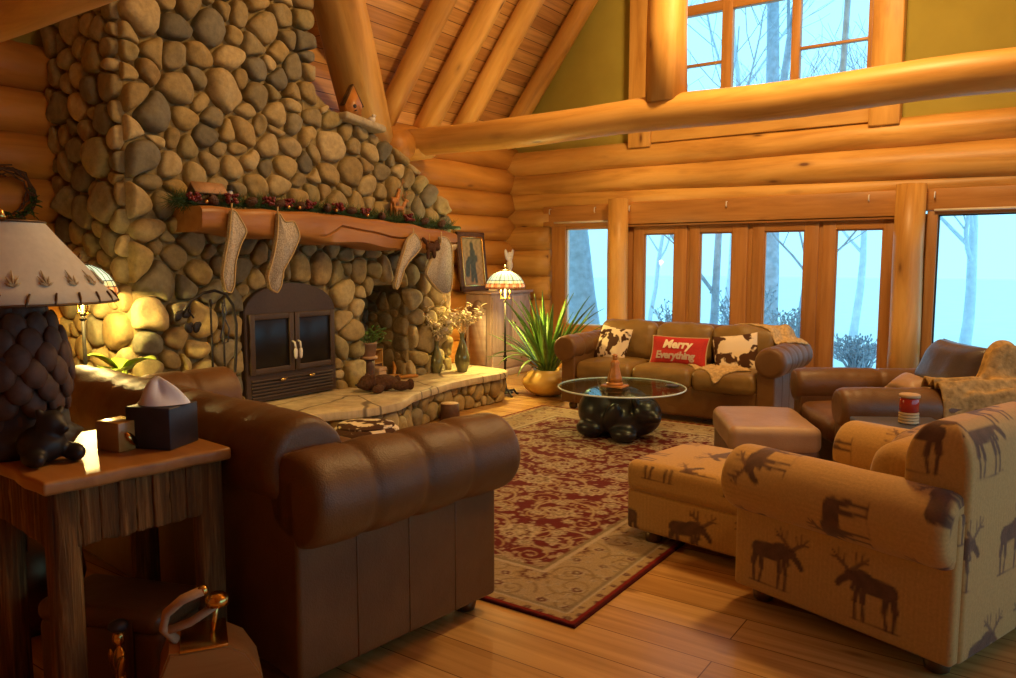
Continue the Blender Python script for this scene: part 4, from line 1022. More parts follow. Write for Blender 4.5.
po = [o for o in bpy.data.objects['print_pillow'].children if o.name.startswith('cover')][0]; paint_moose(po, (.05, .17), base=(.38, .22, .10))

# ------------------------------------------------------------------ draped throws
def drape(name, label, cat, corners, nu, nv, roots, mat, lift=.014, fold=.012, ff=18, thick=.012, smooth=5, rib=0, hang=None, group=None, noise_s=3):
    bpy.context.view_layer.update(); V = []; F = []
    for rt in roots:
        for o in rt.children_recursive:
            if o.type != 'MESH': continue
            off = len(V); V += [o.matrix_world @ v.co for v in o.data.vertices]; F += [tuple(off+i for i in p.vertices) for p in o.data.polygons]
    bv = BVHTree.FromPolygons(V, F); c = [Vector(q) for q in corners]; H = np.zeros((nv, nu)); G = []
    for j in range(nv):
        for i in range(nu):
            a, b = i/(nu-1), j/(nv-1)
            jx = .025*noise.noise(Vector((a*3, b*3, noise_s))); p = (c[0]*(1-a)+c[1]*a)*(1-b)+(c[3]*(1-a)+c[2]*a)*b+Vector((jx, -jx, 0))
            hit = bv.ray_cast(Vector((p.x, p.y, 3)), Vector((0, 0, -1)))
            z = hit[0].z if hit[0] else p.z
            H[j, i] = max(z, p.z); G.append((p.x, p.y))
    H0 = H.copy()
    for _ in range(smooth):
        P = np.pad(H, 1, mode='edge'); H = np.maximum((P[:-2, 1:-1]+P[2:, 1:-1]+P[1:-1, :-2]+P[1:-1, 2:])/4, H0)
    for _ in range(3):
        P = np.pad(H, 1, mode='edge'); H = (P[:-2, 1:-1]+P[2:, 1:-1]+P[1:-1, :-2]+P[1:-1, 2:]+4*P[1:-1, 1:-1])/8
    m = MB(); VV = []; k = 0
    for j in range(nv):
        for i in range(nu):
            a, b = i/(nu-1), j/(nv-1)
            w = fold*(noise.noise(Vector((a*ff*.35, b*ff*.12, noise_s)))+.5*noise.noise(Vector((a*ff, b*ff*.3, noise_s))))+rib*abs(math.sin(a*nu*.30+noise.noise(Vector((a*4, b*4, 0)))*1.5))
            VV.append((G[k][0], G[k][1], H[j, i]+lift+abs(w))); k += 1
    FF = [(j*nu+i, j*nu+i+1, (j+1)*nu+i+1, (j+1)*nu+i) for j in range(nv-1) for i in range(nu-1)]
    n = len(VV); VV += [(x, y, z-thick) for x, y, z in VV]; FF += [tuple(n+q for q in reversed(f)) for f in FF]
    ring = list(range(nu))+[j*nu+nu-1 for j in range(1, nv)]+[(nv-1)*nu+i for i in range(nu-2, -1, -1)]+[j*nu for j in range(nv-2, 0, -1)]
    FF += [(ring[k], n+ring[k], n+ring[(k+1) % len(ring)], ring[(k+1) % len(ring)]) for k in range(len(ring))]
    m.add(VV, FF); return tag(m.build(name, MAT[mat]), label, cat, group)
drape('throw_blanket', 'cream knit throw spilling over the front of the seat', 'blanket', [(-2.80, 7.06, .45), (-2.42, 6.74, .40), (-2.16, 6.95, .47), (-2.45, 7.24, .47)], 34, 30, [B], 'throw', .012, .02, 12, .014, 4)
drape('throw_blanket', 'cream knit throw over the right arm and back corner of the back sofa', 'blanket', [(-2.52, 7.52, .80), (-1.94, 7.30, .70), (-1.83, 7.62, .66), (-2.2, 7.84, .70)], 40, 30, [B], 'throw', .012, .02, 14, .014, 4, noise_s=8)
# golden throw, and an added pad with the chair back's window sheen in its colour
def onchair(c, a, x, y, z):
    ca, sa = math.cos(a), math.sin(a); return (c[0]+ca*x-sa*y, c[1]+sa*x+ca*y, z)
q = lambda x, y, z: onchair(cc, cang, x, y, z)
drape('throw_blanket', 'golden ribbed plush throw over the near arm and back of the leather armchair', 'blanket', [q(-.40, .05, .45), q(-.65, -.02, .22), q(-.65, -.66, .25), q(-.24, -.66, .45)], 44, 40, [Cc_], 'throw_fur', .030, .012, 10, .016, 5, rib=.045)
pillow('sheen_back_pad', 'added pad for the leather armchair back, window sheen in its slate colour', .78, .44, .30, q(.02, -.36, .74), (R(64), 0, cang+PI), 'blue_sheen', None, None, rnd=6)
pillow('small_cushion', 'small tan cushion lying in the leather armchair beside the sheen pad', .26, .20, .13, q(.06, -.08, .63), (R(30), R(10), cang+PI+.4), 'leather_pale', None, 'tan_trim', rnd=9)
# ---- coffee table
T = thing('coffee_table', 'round glass coffee table carried by a glossy black bear', 'coffee table', (-2.94, 5.93, .013))
blob('bear_base', [((-.16, 0, .21), (.23, .24, .21)), ((.02, .0, .17), (.30, .24, .17)), ((.15, .02, .20), (.20, .20, .18)), ((-.20, -.02, .30), (.15, .17, .12)), ((.0, .02, .33), (.22, .17, .10)),
    ((.26, -.08, .25), (.125, .12, .11)), ((.355, -.13, .225), (.08, .055, .05), (0, .2, -.3)), ((.24, .03, .335), (.04, .03, .05)), ((.21, -.17, .345), (.04, .03, .05)), ((.12, -.20, .07), (.13, .10, .07), (0, 0, -.4)), ((-.20, -.18, .08), (.13, .10, .08)),
    ((.02, -.215, .20), (.07, .05, .15), (.2, .5, 0))], MAT['bearblack'], T, .014, 8)
m = MB(); m.lathe([(.0, .418), (.535, .418), (.535, .432), (0, .432)], (0, 0, 0), 72); m.build('glass_top', MAT['glass_table'], T, smooth=False)
m = MB(); P = [(.538*math.cos(t), .538*math.sin(t), .425) for t in np.linspace(0, 2*PI, 73)]; m.tube(P, .0075, 8, False); m.build('glass_rim', MAT['glass_edge'], T)
tz = .013+.433
S = thing('figurine', 'amber carved robed figurine standing on the glass table', 'figurine', (-2.97, 5.86, tz))
m = MB(); m.box((-.10, -.075, 0), (.10, .075, .018), .006); m.lathe([(.075, .018), (.07, .04), (.05, .045)], (0, 0, 0), 20); m.build('plinth', MAT['amber'], S)
m = MB(); m.lathe([(.062, .045), (.058, .08), (.046, .13), (.036, .18), (.040, .205), (.030, .225), (.014, .232)], (0, 0, 0), 24, fn=lambda t, z: 1+.08*math.sin(t*6+z*9)); m.build('robe', MAT['amber'], S)
m = MB(); m.ell((0, 0, .25), (.022, .022, .027)); m.ell((0, -.004, .266), (.024, .022, .016)); m.build('head', MAT['amber'], S)
for x, y, lab in ((-3.18, 6.25, 'small dark coaster at the far left edge of the glass table'), (-2.58, 6.17, 'small dark coaster at the right edge of the glass table')):
    m = MB(); m.lathe([(.055, 0), (.058, .004), (.058, .010), (.050, .013), (.0, .011)], (x, y, tz), 28); tag(m.build('coaster', MAT['boxdark']), lab, 'coaster', 'coasters on the glass table')
m = MB(); m.box((-4.0+.09, 6.86, .012), (-3.55, 7.0, .085), .02); o = m.build('white_box', MAT['snow']); tag(o, 'flat pale blue box under the left front of the back sofa', 'box')
# ---- side table between the armchairs
ft = (-.60, 4.86)
T = thing('side_table', 'small dark slate side table between the two armchairs', 'side table', (ft[0], ft[1], 0), cang)
m = MB(); m.rbox((0, 0, .56), (.26, .24, .016), .012, 3, (4, 4, 1)); m.build('tabletop', MAT['tablegrey'], T)
for sx in (-1, 1):
    for sy in (-1, 1): m = MB(); m.tube([(sx*.2, sy*.18, 0), (sx*.21, sy*.19, .55)], [.016, .02], 10); m.build('leg', MAT['tablegrey'], T)
m = MB(); m.box((-.2, -.18, .16), (.2, .18, .18)); m.build('shelf', MAT['tablegrey'], T)
ca = (-.615, 4.93)
for i in range(4):
    m = MB(); m.lathe([(.048, 0), (.054, .003), (.054, .012), (.048, .0155)], (ca[0], ca[1], .577+.0165*i), 26)
    tag(m.build('stacked_coaster', MAT['cork']), ('bottom', 'second lowest', 'second highest', 'topmost')[i]+' of the four pale coasters under the red candle', 'coaster', 'pale coasters stacked under the candle')
J = thing('candle_jar', 'red candle in a glass jar with pale lid on stacked coasters', 'candle', (ca[0], ca[1], .577+.066))
m = MB(); m.lathe([(.048, 0), (.052, .006), (.052, .075), (.046, .085)], (0, 0, 0), 28); m.build('wax', MAT['redwax'], J)
m = MB(); m.lathe([(.055, .084), (.057, .088), (.057, .10), (.05, .104)], (0, 0, 0), 28); m.build('lid', MAT['tan_trim'], J)
m = MB(); m.rbox((0, 0, .010), (.035, .075, .010), .008, 3, (2, 3, 1)); o = m.build('remote_control', MAT['boxdark']); o.location = (-.43, 4.74, .577); o.rotation_euler = (0, 0, cang+.5)
tag(o, 'grey remote control on the slate side table right of the candle', 'remote control')
# ---- end table behind the near sofa
ea = R(-6); ET = thing('end_table', 'bark covered end table with smooth honey top at the left', 'end table', (-2.365, 1.03, 0), ea)
tw, td = .66, .60
m = MB(); m.rbox((-tw/2, td/2, .838), (tw/2, td/2, .022), .012, 3, (10, 10, 1), fn=lambda V: V+np.stack([.006*np.sin(V[:, 1]*31)*(V[:, 0] > .2), .006*np.sin(V[:, 0]*27)*(V[:, 1] < -.2), 0*V[:, 0]], -1)); m.build('tabletop', MAT['tabletop'], ET)
m = MB()
def slabs(p0, p1, n, z0, z1, nrm):
    for i in range(n):
        a, b = i/n, (i+1)/n; mid = np.array(p0)*(1-(a+b)/2)+np.array(p1)*((a+b)/2); w = math.dist(p0, p1)/n/2
        M = Matrix.Translation((mid[0], mid[1], (z0+z1)/2)) @ Matrix.Rotation(math.atan2(p1[1]-p0[1], p1[0]-p0[0]), 4, 'Z')
        d = .012+.006*random.random(); m.rbox((0, 0, 0), (w*1.02, d, (z1-z0)/2), .010, 2, (3, 1, 8), M, fn=lambda V: wrinkle(V, .006, 24, random.random()*50), axis=2)
slabs((-.05, .06), (-.05, td-.04), 9, .63, .815, 0); slabs((-.06, .05), (-tw+.06, .05), 9, .63, .815, 0); slabs((-tw+.05, .06), (-tw+.05, td-.04), 8, .63, .815, 0); slabs((-.06, td-.05), (-tw+.06, td-.05), 8, .63, .815, 0)
m.build('bark_apron', MAT['bark'], ET, auto=50)
for x, y in ((-.07, .07), (-tw+.07, .07), (-.07, td-.06), (-tw+.07, td-.06)):
    m = MB(); m.tube([(x, y, 0), (x+.004, y, .28), (x-.003, y+.003, .55), (x, y, .815)], [.052, .049, .05, .05], 16, wob=.16, seed=x*9+y); m.build('leg', MAT['bark'], ET)
def e2w(x, y, z): 
    ca, sa = math.cos(ea), math.sin(ea); return (-2.33+ca*x-sa*y, 1.03+sa*x+ca*y, z)
# table lamp
TL = thing('table_lamp', 'table lamp with large laced parchment shade and pinecone base', 'table lamp', (-2.86, 1.17, .86))
V = []; F = []; Cc = []; n = 64; prof = [(.335, .505), (.337, .515), (.30, .555), (.26, .605), (.215, .66), (.165, .72), (.128, .768), (.126, .775), (.12, .77), (.20, .66), (.29, .555), (.325, .512)]
Cs = [(.60, .54, .40)]*2+[(.70, .66, .52)]*4+[(.66, .61, .47)]*2+[(.70, .62, .5)]*4
m = MB()
for (r, z), c in zip(prof, Cs):
    for j in range(n): t = 2*PI*j/n; V.append((r*math.cos(t), r*math.sin(t), z)); Cc.append(c)
k = len(prof); F = [(i*n+j, i*n+(j+1) % n, ((i+1) % k)*n+(j+1) % n, ((i+1) % k)*n+j) for i in range(k) for j in range(n)]
m.add(V, F, None, np.array(Cc)); sh = m.build('lamp_shade', MAT['shade'], TL)
m = MB()
for j in range(26):
    t = 2*PI*j/26; a = (.340*math.cos(t), .340*math.sin(t), .505); b = (.318*math.cos(t+.05), .318*math.sin(t+.05), .542); m.tube([a, ((a[0]+b[0])/2*1.012, (a[1]+b[1])/2*1.012, .524), b], .0035, 5)
for j in range(40): pass
P = [(.338*math.cos(t), .338*math.sin(t), .507) for t in np.linspace(0, 2*PI, 65)]; m.tube(P, .004, 6, False); P = [(.1285*math.cos(t), .1285*math.sin(t), .773) for t in np.linspace(0, 2*PI, 49)]; m.tube(P, .004, 6, False)
for j in range(2):
    t = -1.15+PI*j; m.tube([(.337*math.cos(t), .337*math.sin(t), .515), (.262*math.cos(t), .262*math.sin(t), .605), (.13*math.cos(t), .13*math.sin(t), .77)], .004, 6)
m.build('lacing', MAT['bronze'], sh)
m = MB()
for j in range(20):      # pressed leaves around the lower edge
    t = 2*PI*j/20
    for da, L in ((0, .05), (.55, .036), (-.55, .036), (1.1, .026), (-1.1, .026)):
        P = []
        for s in (0, .5, 1):
            z = .565+math.cos(da)*L*s; a = t+math.sin(da)*L*s/.3; r = .337-(z-.515)*.823+.0025; P.append((r*math.cos(a), r*math.sin(a), z))
        m.tube(P, [.0012, .004, .001], 6)
m.build('pressed_leaves', MAT['pressed'], sh)
m = MB(); m.lathe([(.17, 0), (.18, .02), (.20, .05), (.16, .08), (.15, .16), (.165, .26), (.17, .33), (.13, .42), (.06, .48), (.02, .56)], (0, 0, 0), 30, fn=lambda t, z: 1+.06*math.sin(5*t+z*11)+.03*math.sin(11*t)); m.build('lamp_base', MAT['boxdark'], TL)
def scales(mb, c, R0, H, rows, per, s, tilt=.7):
    for i in range(rows):
        f = (i+.5)/rows; z = c[2]+H*f; rr = R0*math.sin(PI*(.12+.76*f))**.7
        for j in range(per):
            t = 2*PI*(j+.5*(i % 2))/per; M = Matrix.Translation((c[0]+rr*math.cos(t), c[1]+rr*math.sin(t), z)) @ Matrix.Rotation(t, 4, 'Z') @ Matrix.Rotation(-tilt, 4, 'Y')
            mb.ell((0, 0, 0), (s*.42, s, s*1.25), M, 8, 6)
m = MB(); scales(m, (0, 0, .06), .175, .44, 9, 12, .042, .12); m.build('pinecone_scales', MAT['cone'], TL)
blob('bear_cub', [((.24, -.02, .06), (.085, .07, .06)), ((.27, .0, .125), (.05, .045, .045)), ((.305, .015, .115), (.03, .02, .02)), ((.26, .035, .165), (.014, .012, .016)), ((.265, -.035, .165), (.014, .012, .016)), ((.30, .05, .03), (.05, .03, .03)), ((.29, -.07, .03), (.06, .03, .03))], MAT['black'], TL, .008, 3)
m = MB(); m.tube([(0, 0, .48), (0, 0, .80)], .008, 8); m.lathe([(.012, .78), (.016, .79), (.010, .81), (.002, .82)], (0, 0, 0), 12); m.build('stem', MAT['brass'], TL)
for da in (0, 2*PI/3, 4*PI/3): pass
m = MB()
for da in (0, 2*PI/3, 4*PI/3): m.tube([(0, 0, .77), (.123*math.cos(da), .123*math.sin(da), .771)], .003, 5)
m.build('spider', MAT['brass'], TL)
# tissue box
ta = math.atan2(.153, -.064)-PI/2
TB = thing('tissue_box', 'dark square tissue box with a white tissue on the end table', 'tissue box', (-2.532, 1.512, .86), ta)
m = MB(); m.box((-.086, -.080, 0), (.086, .080, .145), .004); m.build('box', MAT['boxdark'], TB)
V = []; n = 28; rows = 9
for i in range(rows):
    f = i/(rows-1)
    for j in range(n):
        t = 2*PI*j/n; r = (.080*(1-f)**.8+.006)*(1+.30*math.sin(3*t+f*2)*(.3+f)+.12*math.sin(7*t)*f); V.append((r*math.cos(t)*1.1-.01*f, r*math.sin(t)*.75, .148+.085*f+.01*math.sin(2*t)*f))
m = MB(); m.add(V, [(i*n+j, i*n+(j+1) % n, (i+1)*n+(j+1) % n, (i+1)*n+j) for i in range(rows-1) for j in range(n)]+[tuple(range((rows-1)*n, rows*n))]); m.build('tissue', MAT['tissue'], TB)
# little box beside the lamp; the gold leaf shape stands for a lamp reflection
GB = thing('keepsake_box', 'small amber wooden box with a leaf-shaped lamp glint, between lamp and tissue box', 'box', (-2.60, 1.395, .86), R(10))
m = MB(); m.box((-.055, -.05, 0), (.055, .05, .10), .003); m.build('box', MAT['boxwood'], GB)
m = MB(); M = Matrix.Translation((.061, -.005, .04)) @ Matrix.Rotation(PI/2, 4, 'Y') @ Matrix.Rotation(.7, 4, 'Z'); P = [(.032*math.cos(t)*1, .013*math.sin(t)) for t in np.linspace(0, 2*PI, 18)[:-1]]; m.prism(P, .002, M, bev=0); m.build('leaf_glint', MAT['gold'], GB)
# things on the floor under the end table
TR = thing('leather_chest', 'brown leather chest standing beneath the end table', 'chest', (-2.57, 1.36, 0), R(20))
m = MB(); m.rbox((0, 0, .15), (.24, .13, .15), .03, 3, (10, 6, 6)); m.build('chest_body', MAT['leather_red'], TR)
m = MB(); m.rbox((0, 0, .325), (.245, .135, .04), .035, 3, (10, 6, 2)); m.build('chest_lid', MAT['leather_red'], TR)
for x in (-.14, .14): m = MB(); m.box((x-.015, -.14, .0), (x+.015, -.128, .34), .003); m.build('strap', MAT['bronze'], TR)
BF = thing('brass_figurine', 'slim brass figurine standing by the front leg of the end table', 'figurine', (-2.33, 1.215, 0))
m = MB(); m.lathe([(.045, 0), (.045, .02), (.02, .03)], (0, 0, 0), 18); m.build('base', MAT['bronze'], BF)
blob('figure', [((0, 0, .07), (.018, .018, .06)), ((.004, 0, .17), (.024, .02, .06)), ((.0, 0, .25), (.028, .02, .05)), ((-.004, 0, .325), (.020, .02, .026)), ((.022, -.01, .24), (.012, .012, .05), (0, .4, 0)), ((-.025, -.01, .24), (.012, .012, .05), (0, -.4, 0))], MAT['brass'], BF, .006, 2)
m = MB(); m.ell((-.004, 0, .365), (.03, .03, .02)); m.build('hat', MAT['boxdark'], BF)
WB = thing('wooden_caddy', 'low wooden sided caddy with brass fittings and bent strap on the floor', 'caddy', (-2.06, 1.36, .0), R(57))
m = MB(); P = [(-.15, 0), (.15, 0), (.15, .16), (.135, .25), (.095, .32), (.04, .355), (-.12, .355), (-.15, .28)]; M = Matrix.Translation((0, .09, 0)) @ Matrix.Rotation(PI/2, 4, 'X'); m.prism(P, .18, M, bev=.006); m.build('body', MAT['tabletop'], WB, auto=40)
m = MB(); P = [(-.10, 0, .355), (-.135, 0, .40), (-.125, 0, .445), (-.08, 0, .48), (-.02, 0, .50)]; m.tube(P, .013, 10, flat=2.0); m.build('strap', MAT['terracotta'], WB)
m = MB(); m.tube([(-.125, .0, .39), (-.06, 0, .405), (.02, 0, .45)], .011, 10, flat=2.0); m.build('cross_strap', MAT['terracotta'], WB)
m = MB(); m.lathe([(.034, .0), (.036, .02), (.02, .035)], (.02, 0, .45), 20); m.ell((-.02, 0, .50), .017); m.tube([(.0, 0, .35), (.02, 0, .46)], .008, 8); m.box((-.09, -.092, .353), (.045, .092, .362), .002); m.build('fittings', MAT['brass'], WB)
GBALL = thing('brown_globe', 'round brown jug on the floor left of the end table leg', 'jug', (-3.37, 1.40, 0)); GBALL.scale = (1.35, 1.35, 1.3)
m = MB(); m.lathe([(.08, 0), (.13, .06), (.155, .16), (.14, .26), (.08, .33), (.05, .35), (.055, .40), (.04, .40)], (0, 0, 0), 28); m.build('jug_body', MAT['bronze'], GBALL)
m = MB(); m.tube([(.05, -.02, .39), (.12, -.06, .38), (.14, -.07, .30)], .012, 8); m.build('handle', MAT['bronze'], GBALL)
# ---- Tiffany style floor lamps
def tiff_mat():
    mt, nt, out = new_mat('leaded_glass_lit'); b = principled(nt, out, .25, .5); L = nt.links.new
    a = nt.nodes.new('ShaderNodeAttribute'); a.attribute_name = 'col'; L(a.outputs['Color'], b.inputs['Base Color']); L(a.outputs['Color'], b.inputs['Emission Color']); b.inputs['Emission Strength'].default_value = .95; return mt
MAT['tiff'] = tiff_mat()
def floor_lamp(name, label, x, y, rz, sc=1):
    t = thing(name, label, 'floor lamp', (x, y, 0), rz, 'leaded glass floor lamps'); t.scale = (1, 1, 1.06 if y < 3 else 1)
    m = MB(); m.lathe([(.10, .035), (.085, .05), (.04, .06), (.022, .09), (.016, .14)], (0, 0, 0), 24)
    for k in range(4): 
        a = PI/4+k*PI/2; m.tube([(.05*math.cos(a), .05*math.sin(a), .05), (.11*math.cos(a), .11*math.sin(a), .06), (.14*math.cos(a), .14*math.sin(a), .02), (.165*math.cos(a), .165*math.sin(a), .012)], [.014, .014, .012, .014], 10)
    m.build('lamp_foot', MAT['iron'], t)
    m = MB(); m.tube([(0, 0, .1), (0, 0, 1.2)], .0125, 12)
    for z in (.40, .42, .45, 1.06, 1.09): m.lathe([(.013, -.012), (.026, 0), (.013, .012)], (0, 0, z), 16)
    m.build('pole', MAT['iron'], t)
    m = MB()
    for k in range(2):
        a = PI/2*0+k*PI; P = [(.0, 0, 1.10), (.04*math.cos(a), .04*math.sin(a), 1.10), (.055*math.cos(a), .055*math.sin(a), 1.14), (.05*math.cos(a), .05*math.sin(a), 1.19)]; m.tube(P, .006, 8); m.tube([(P[-1][0], P[-1][1], 1.19), (P[-1][0], P[-1][1], 1.10)], .002, 5); m.ell((P[-1][0], P[-1][1], 1.095), .008)
    m.build('socket_arms', MAT['brass'], t)
    prof = [(.212, 1.212), (.220, 1.222), (.218, 1.245), (.20, 1.29), (.17, 1.335), (.125, 1.372), (.075, 1.395), (.03, 1.402)]
    n = 48; V = []; Cc = []; rows = []
    for i in range(len(prof)-1):
        for s in range(3): f = s/3; rows.append((prof[i][0]*(1-f)+prof[i+1][0]*f, prof[i][1]*(1-f)+prof[i+1][1]*f))
    rows.append(prof[-1])
    for r, z in rows:
        for j in range(n):
            a = 2*PI*j/n; V.append((r*math.cos(a), r*math.sin(a), z))
            if z > 1.30: c = (.62, .80, .58) if j % 6 else (.40, .50, .30)
            elif z > 1.262: c = (.75, .70, .25) if (j//2) % 2 else (.62, .75, .40)
            elif z > 1.225: c = (.78, .22, .05) if j % 3 else (.80, .62, .2)
            else: c = (.55, .16, .05)
            Cc.append(c)
    F = [(i*n+j, i*n+(j+1) % n, (i+1)*n+(j+1) % n, (i+1)*n+j) for i in range(len(rows)-1) for j in range(n)]
    m = MB(); m.add(V, F, None, np.array(Cc)); s = m.build('lamp_shade', MAT['tiff'], t)
    m = MB()
    for j in range(24):
        a = 2*PI*j/24; m.tube([(r*1.004*math.cos(a), r*1.004*math.sin(a), z+.001) for r, z in prof], .0022, 4, False)
    for r, z in (prof[0], prof[1], (.212, 1.262), (.195, 1.30)): m.tube([(r*1.004*math.cos(a), r*1.004*math.sin(a), z) for a in np.linspace(0, 2*PI, 49)], .003, 5, False)
    m.build('leading', MAT['bronze'], s)
    m = MB(); m.lathe([(.055, 1.400), (.05, 1.412), (.02, 1.418), (.01, 1.43), (.016, 1.445), (.006, 1.46), (.002, 1.47)], (0, 0, 0), 18); m.build('finial', MAT['bronze'], t)
    m = MB(); m.ell((0, 0, 1.345), (.02, .02, .026)); m.build('bulb', glow('lit_bulb', (1, .78, .42), 12), t)
    return t
floor_lamp('floor_lamp', 'leaded glass floor lamp standing between the hearth and the cabinet', -4.96, 7.08, .3)
floor_lamp('floor_lamp', 'leaded glass floor lamp half hidden behind the large parchment lampshade', -5.236, 2.60, .1)
# ---- plants
def strap_leaf(mb, base, az, L, w, lift, droop, n=9, fold=.25):
    V = []; p = Vector(base); e = lift; st_ = L/n; side = Vector((-math.sin(az), math.cos(az), 0))
    for i in range(n+1):
        f = i/n; ww = w*(.55+.9*f if f < .4 else .91)*(1 if f < .55 else max(0.03, (1-f)/.45)**.7); up = Vector((-math.cos(az)*math.sin(e), -math.sin(az)*math.sin(e), math.cos(e)))
        V += [(p+side*ww)[:], (p-up*ww*fold)[:], (p-side*ww)[:], (p-up*(ww*fold+.004))[:]]
        d = Vector((math.cos(az)*math.cos(e), math.sin(az)*math.cos(e), math.sin(e))); p = p+d*st_; e -= droop/n*(1+f)
    F = []
    for i in range(n):
        a = i*4; F += [(a, a+1, a+5, a+4), (a+1, a+2, a+6, a+5), (a+2, a+3, a+7, a+6), (a+3, a, a+4, a+7)]
    mb.add(V, F)
PL = thing('potted_plant', 'tall strap leaved plant in a yellow pot beside the back sofa', 'plant', (-4.60, 7.40, 0)); PL.scale = (1.22, 1.22, 1.12)
m = MB(); m.lathe([(.10, 0), (.13, .012), (.20, .06), (.235, .12), (.228, .175), (.18, .235), (.15, .25), (.155, .262), (.14, .262), (.13, .235), (.0, .23)], (0, 0, 0), 36); m.build('pot', MAT['ceramic_gold'], PL)
m = MB(); rnd = random.Random(5)
for i in range(40):
    az = rnd.uniform(0, 2*PI); strap_leaf(m, (.05*math.cos(az), .05*math.sin(az), .23), az, rnd.uniform(.55, .90), rnd.uniform(.022, .034), R(rnd.uniform(56, 86)), R(rnd.uniform(5, 34)))
for az, L, l, dr_ in ((-2.4, .62, 62, 150), (-2.0, .58, 60, 150), (-2.9, .66, 45, 35), (-2.6, .55, 35, 60), (2.9, .6, 40, 50), (-1.5, .6, 50, 150)): strap_leaf(m, (.05*math.cos(az), .05*math.sin(az), .24), az, L, .022, R(l), R(dr_*.55), 12)
m.build('leaves', MAT['leaf'], PL)
LP = thing('lime_plant', 'bright lime leaved plant at the chimney corner behind the near sofa', 'plant', (-5.0, 2.72, 0))
m = MB(); m.lathe([(.10, 0), (.15, .02), (.17, .25), (.16, .36), (.15, .36), (.14, .30), (0, .29)], (0, 0, 0), 24); m.build('pot', MAT['terracotta'], LP)
m = MB()
for az, e, L, w in ((-.75, 32, .28, .12), (2.4, 36, .28, .11), (-1.9, 66, .22, .13), (.5, 52, .24, .11)):
    b = Vector((.03*math.cos(az), .03*math.sin(az), .80))
    m.tube([(0, 0, .28), (.02*math.cos(az), .02*math.sin(az), .6), b], .007, 6); strap_leaf(m, b[:], az, L, w, R(e), R(62), 10, .25)
m.build('leaves', MAT['leaf_lime'], LP)
# ---- hearth things
hz = .331
def deer(name, label, loc, s, rz, mat='amber', ant=True, group=None, parent=None):
    t = thing(name, label, 'figurine', loc, rz, group)
    blob('body', [((0, 0, .17*s), (.085*s, .04*s, .045*s)), ((.09*s, 0, .235*s), (.03*s, .025*s, .065*s), (0, .5, 0)), ((.135*s, 0, .30*s), (.045*s, .02*s, .022*s), (0, .35, 0)), ((.06*s, .022*s, .08*s), (.013*s, .012*s, .09*s)), ((.06*s, -.022*s, .08*s), (.013*s, .012*s, .09*s)), ((-.06*s, .022*s, .08*s), (.014*s, .013*s, .09*s)), ((-.06*s, -.022*s, .08*s), (.014*s, .013*s, .09*s)), ((-.085*s, 0, .2*s), (.018*s, .012*s, .014*s))], MAT[mat], t, .007*s, 2)
    if ant:
        m = MB()
        for sd in (-1, 1): m.tube([(.11*s, .012*s*sd, .315*s), (.09*s, .05*s*sd, .37*s), (.10*s, .06*s*sd, .43*s)], .005*s, 5); m.tube([(.09*s, .05*s*sd, .37*s), (.13*s, .06*s*sd, .40*s)], .004*s, 5)
        m.build('antlers', MAT[mat], t)
    return t
PB = thing('plush_bear', 'dark brown plush bear lying flat on the hearth slab', 'plush toy', (-4.93, 5.10, hz), R(70)); PB.scale = (1.1, 1.1, 1.15)
blob('body', [((0, 0, .065), (.13, .085, .065)), ((-.14, 0, .075), (.075, .07, .065)), ((-.20, .0, .06), (.04, .035, .03)), ((-.12, .055, .125), (.025, .014, .026)), ((-.12, -.055, .125), (.025, .014, .026)), ((-.10, .11, .035), (.075, .035, .035), (0, 0, -.5)), ((-.10, -.11, .035), (.075, .035, .035), (0, 0, .5)), ((.12, .09, .04), (.085, .04, .04), (0, 0, .4)), ((.12, -.09, .04), (.085, .04, .04), (0, 0, -.4)), ((.19, .12, .05), (.03, .035, .048)), ((.19, -.12, .05), (.03, .035, .048))], MAT['plush'], PB, .010, 3)
m = MB(); m.ell((-.243, 0, .065), (.010, .012, .009)); m.ell((-.205, .026, .092), .006); m.ell((-.205, -.026, .092), .006); m.build('nose_and_eyes', MAT['black'], PB)
LS = thing('log_stand', 'upright carved log stand in front of the niche', 'plant stand', (-5.37, 5.36, hz))
m = MB(); m.tube([(0, 0, .0), (0, 0, .07), (.004, 0, .16), (0, 0, .235)], [.06, .055, .057, .06], 18, wob=.1, seed=2); m.build('log', MAT['cone'], LS)
m = MB(); m.lathe([(.08, .235), (.085, .24), (.085, .258), (.08, .262)], (0, 0, 0), 24); m.build('top_disc', MAT['terracotta'], LS)
PP = thing('potted_herb', 'small leafy plant in a pale clay pot on the log stand', 'plant', (-5.37, 5.36, hz+.263)); PP.scale = (1.2, 1.2, 1.15)
m = MB(); m.lathe([(.052, 0), (.066, .10), (.070, .10), (.070, .118), (.060, .118), (.056, .10), (0, .095)], (0, 0, 0), 24); m.build('pot', MAT['terracotta'], PP)
m = MB(); rnd = random.Random(3)
for i in range(60):
    az = rnd.uniform(0, 2*PI); e = rnd.uniform(15, 85); L = rnd.uniform(.07, .15); b = (.03*math.cos(az), .03*math.sin(az), .10); p = Vector(b)+Vector((math.cos(az)*math.cos(R(e)), math.sin(az)*math.cos(R(e)), math.sin(R(e))))*L
    m.tube([b, p], .002, 4, False); strap_leaf(m, p, az+rnd.uniform(-1, 1), .05, .016, R(rnd.uniform(-10, 50)), R(40), 4)
m.build('foliage', MAT['leaf'], PP)
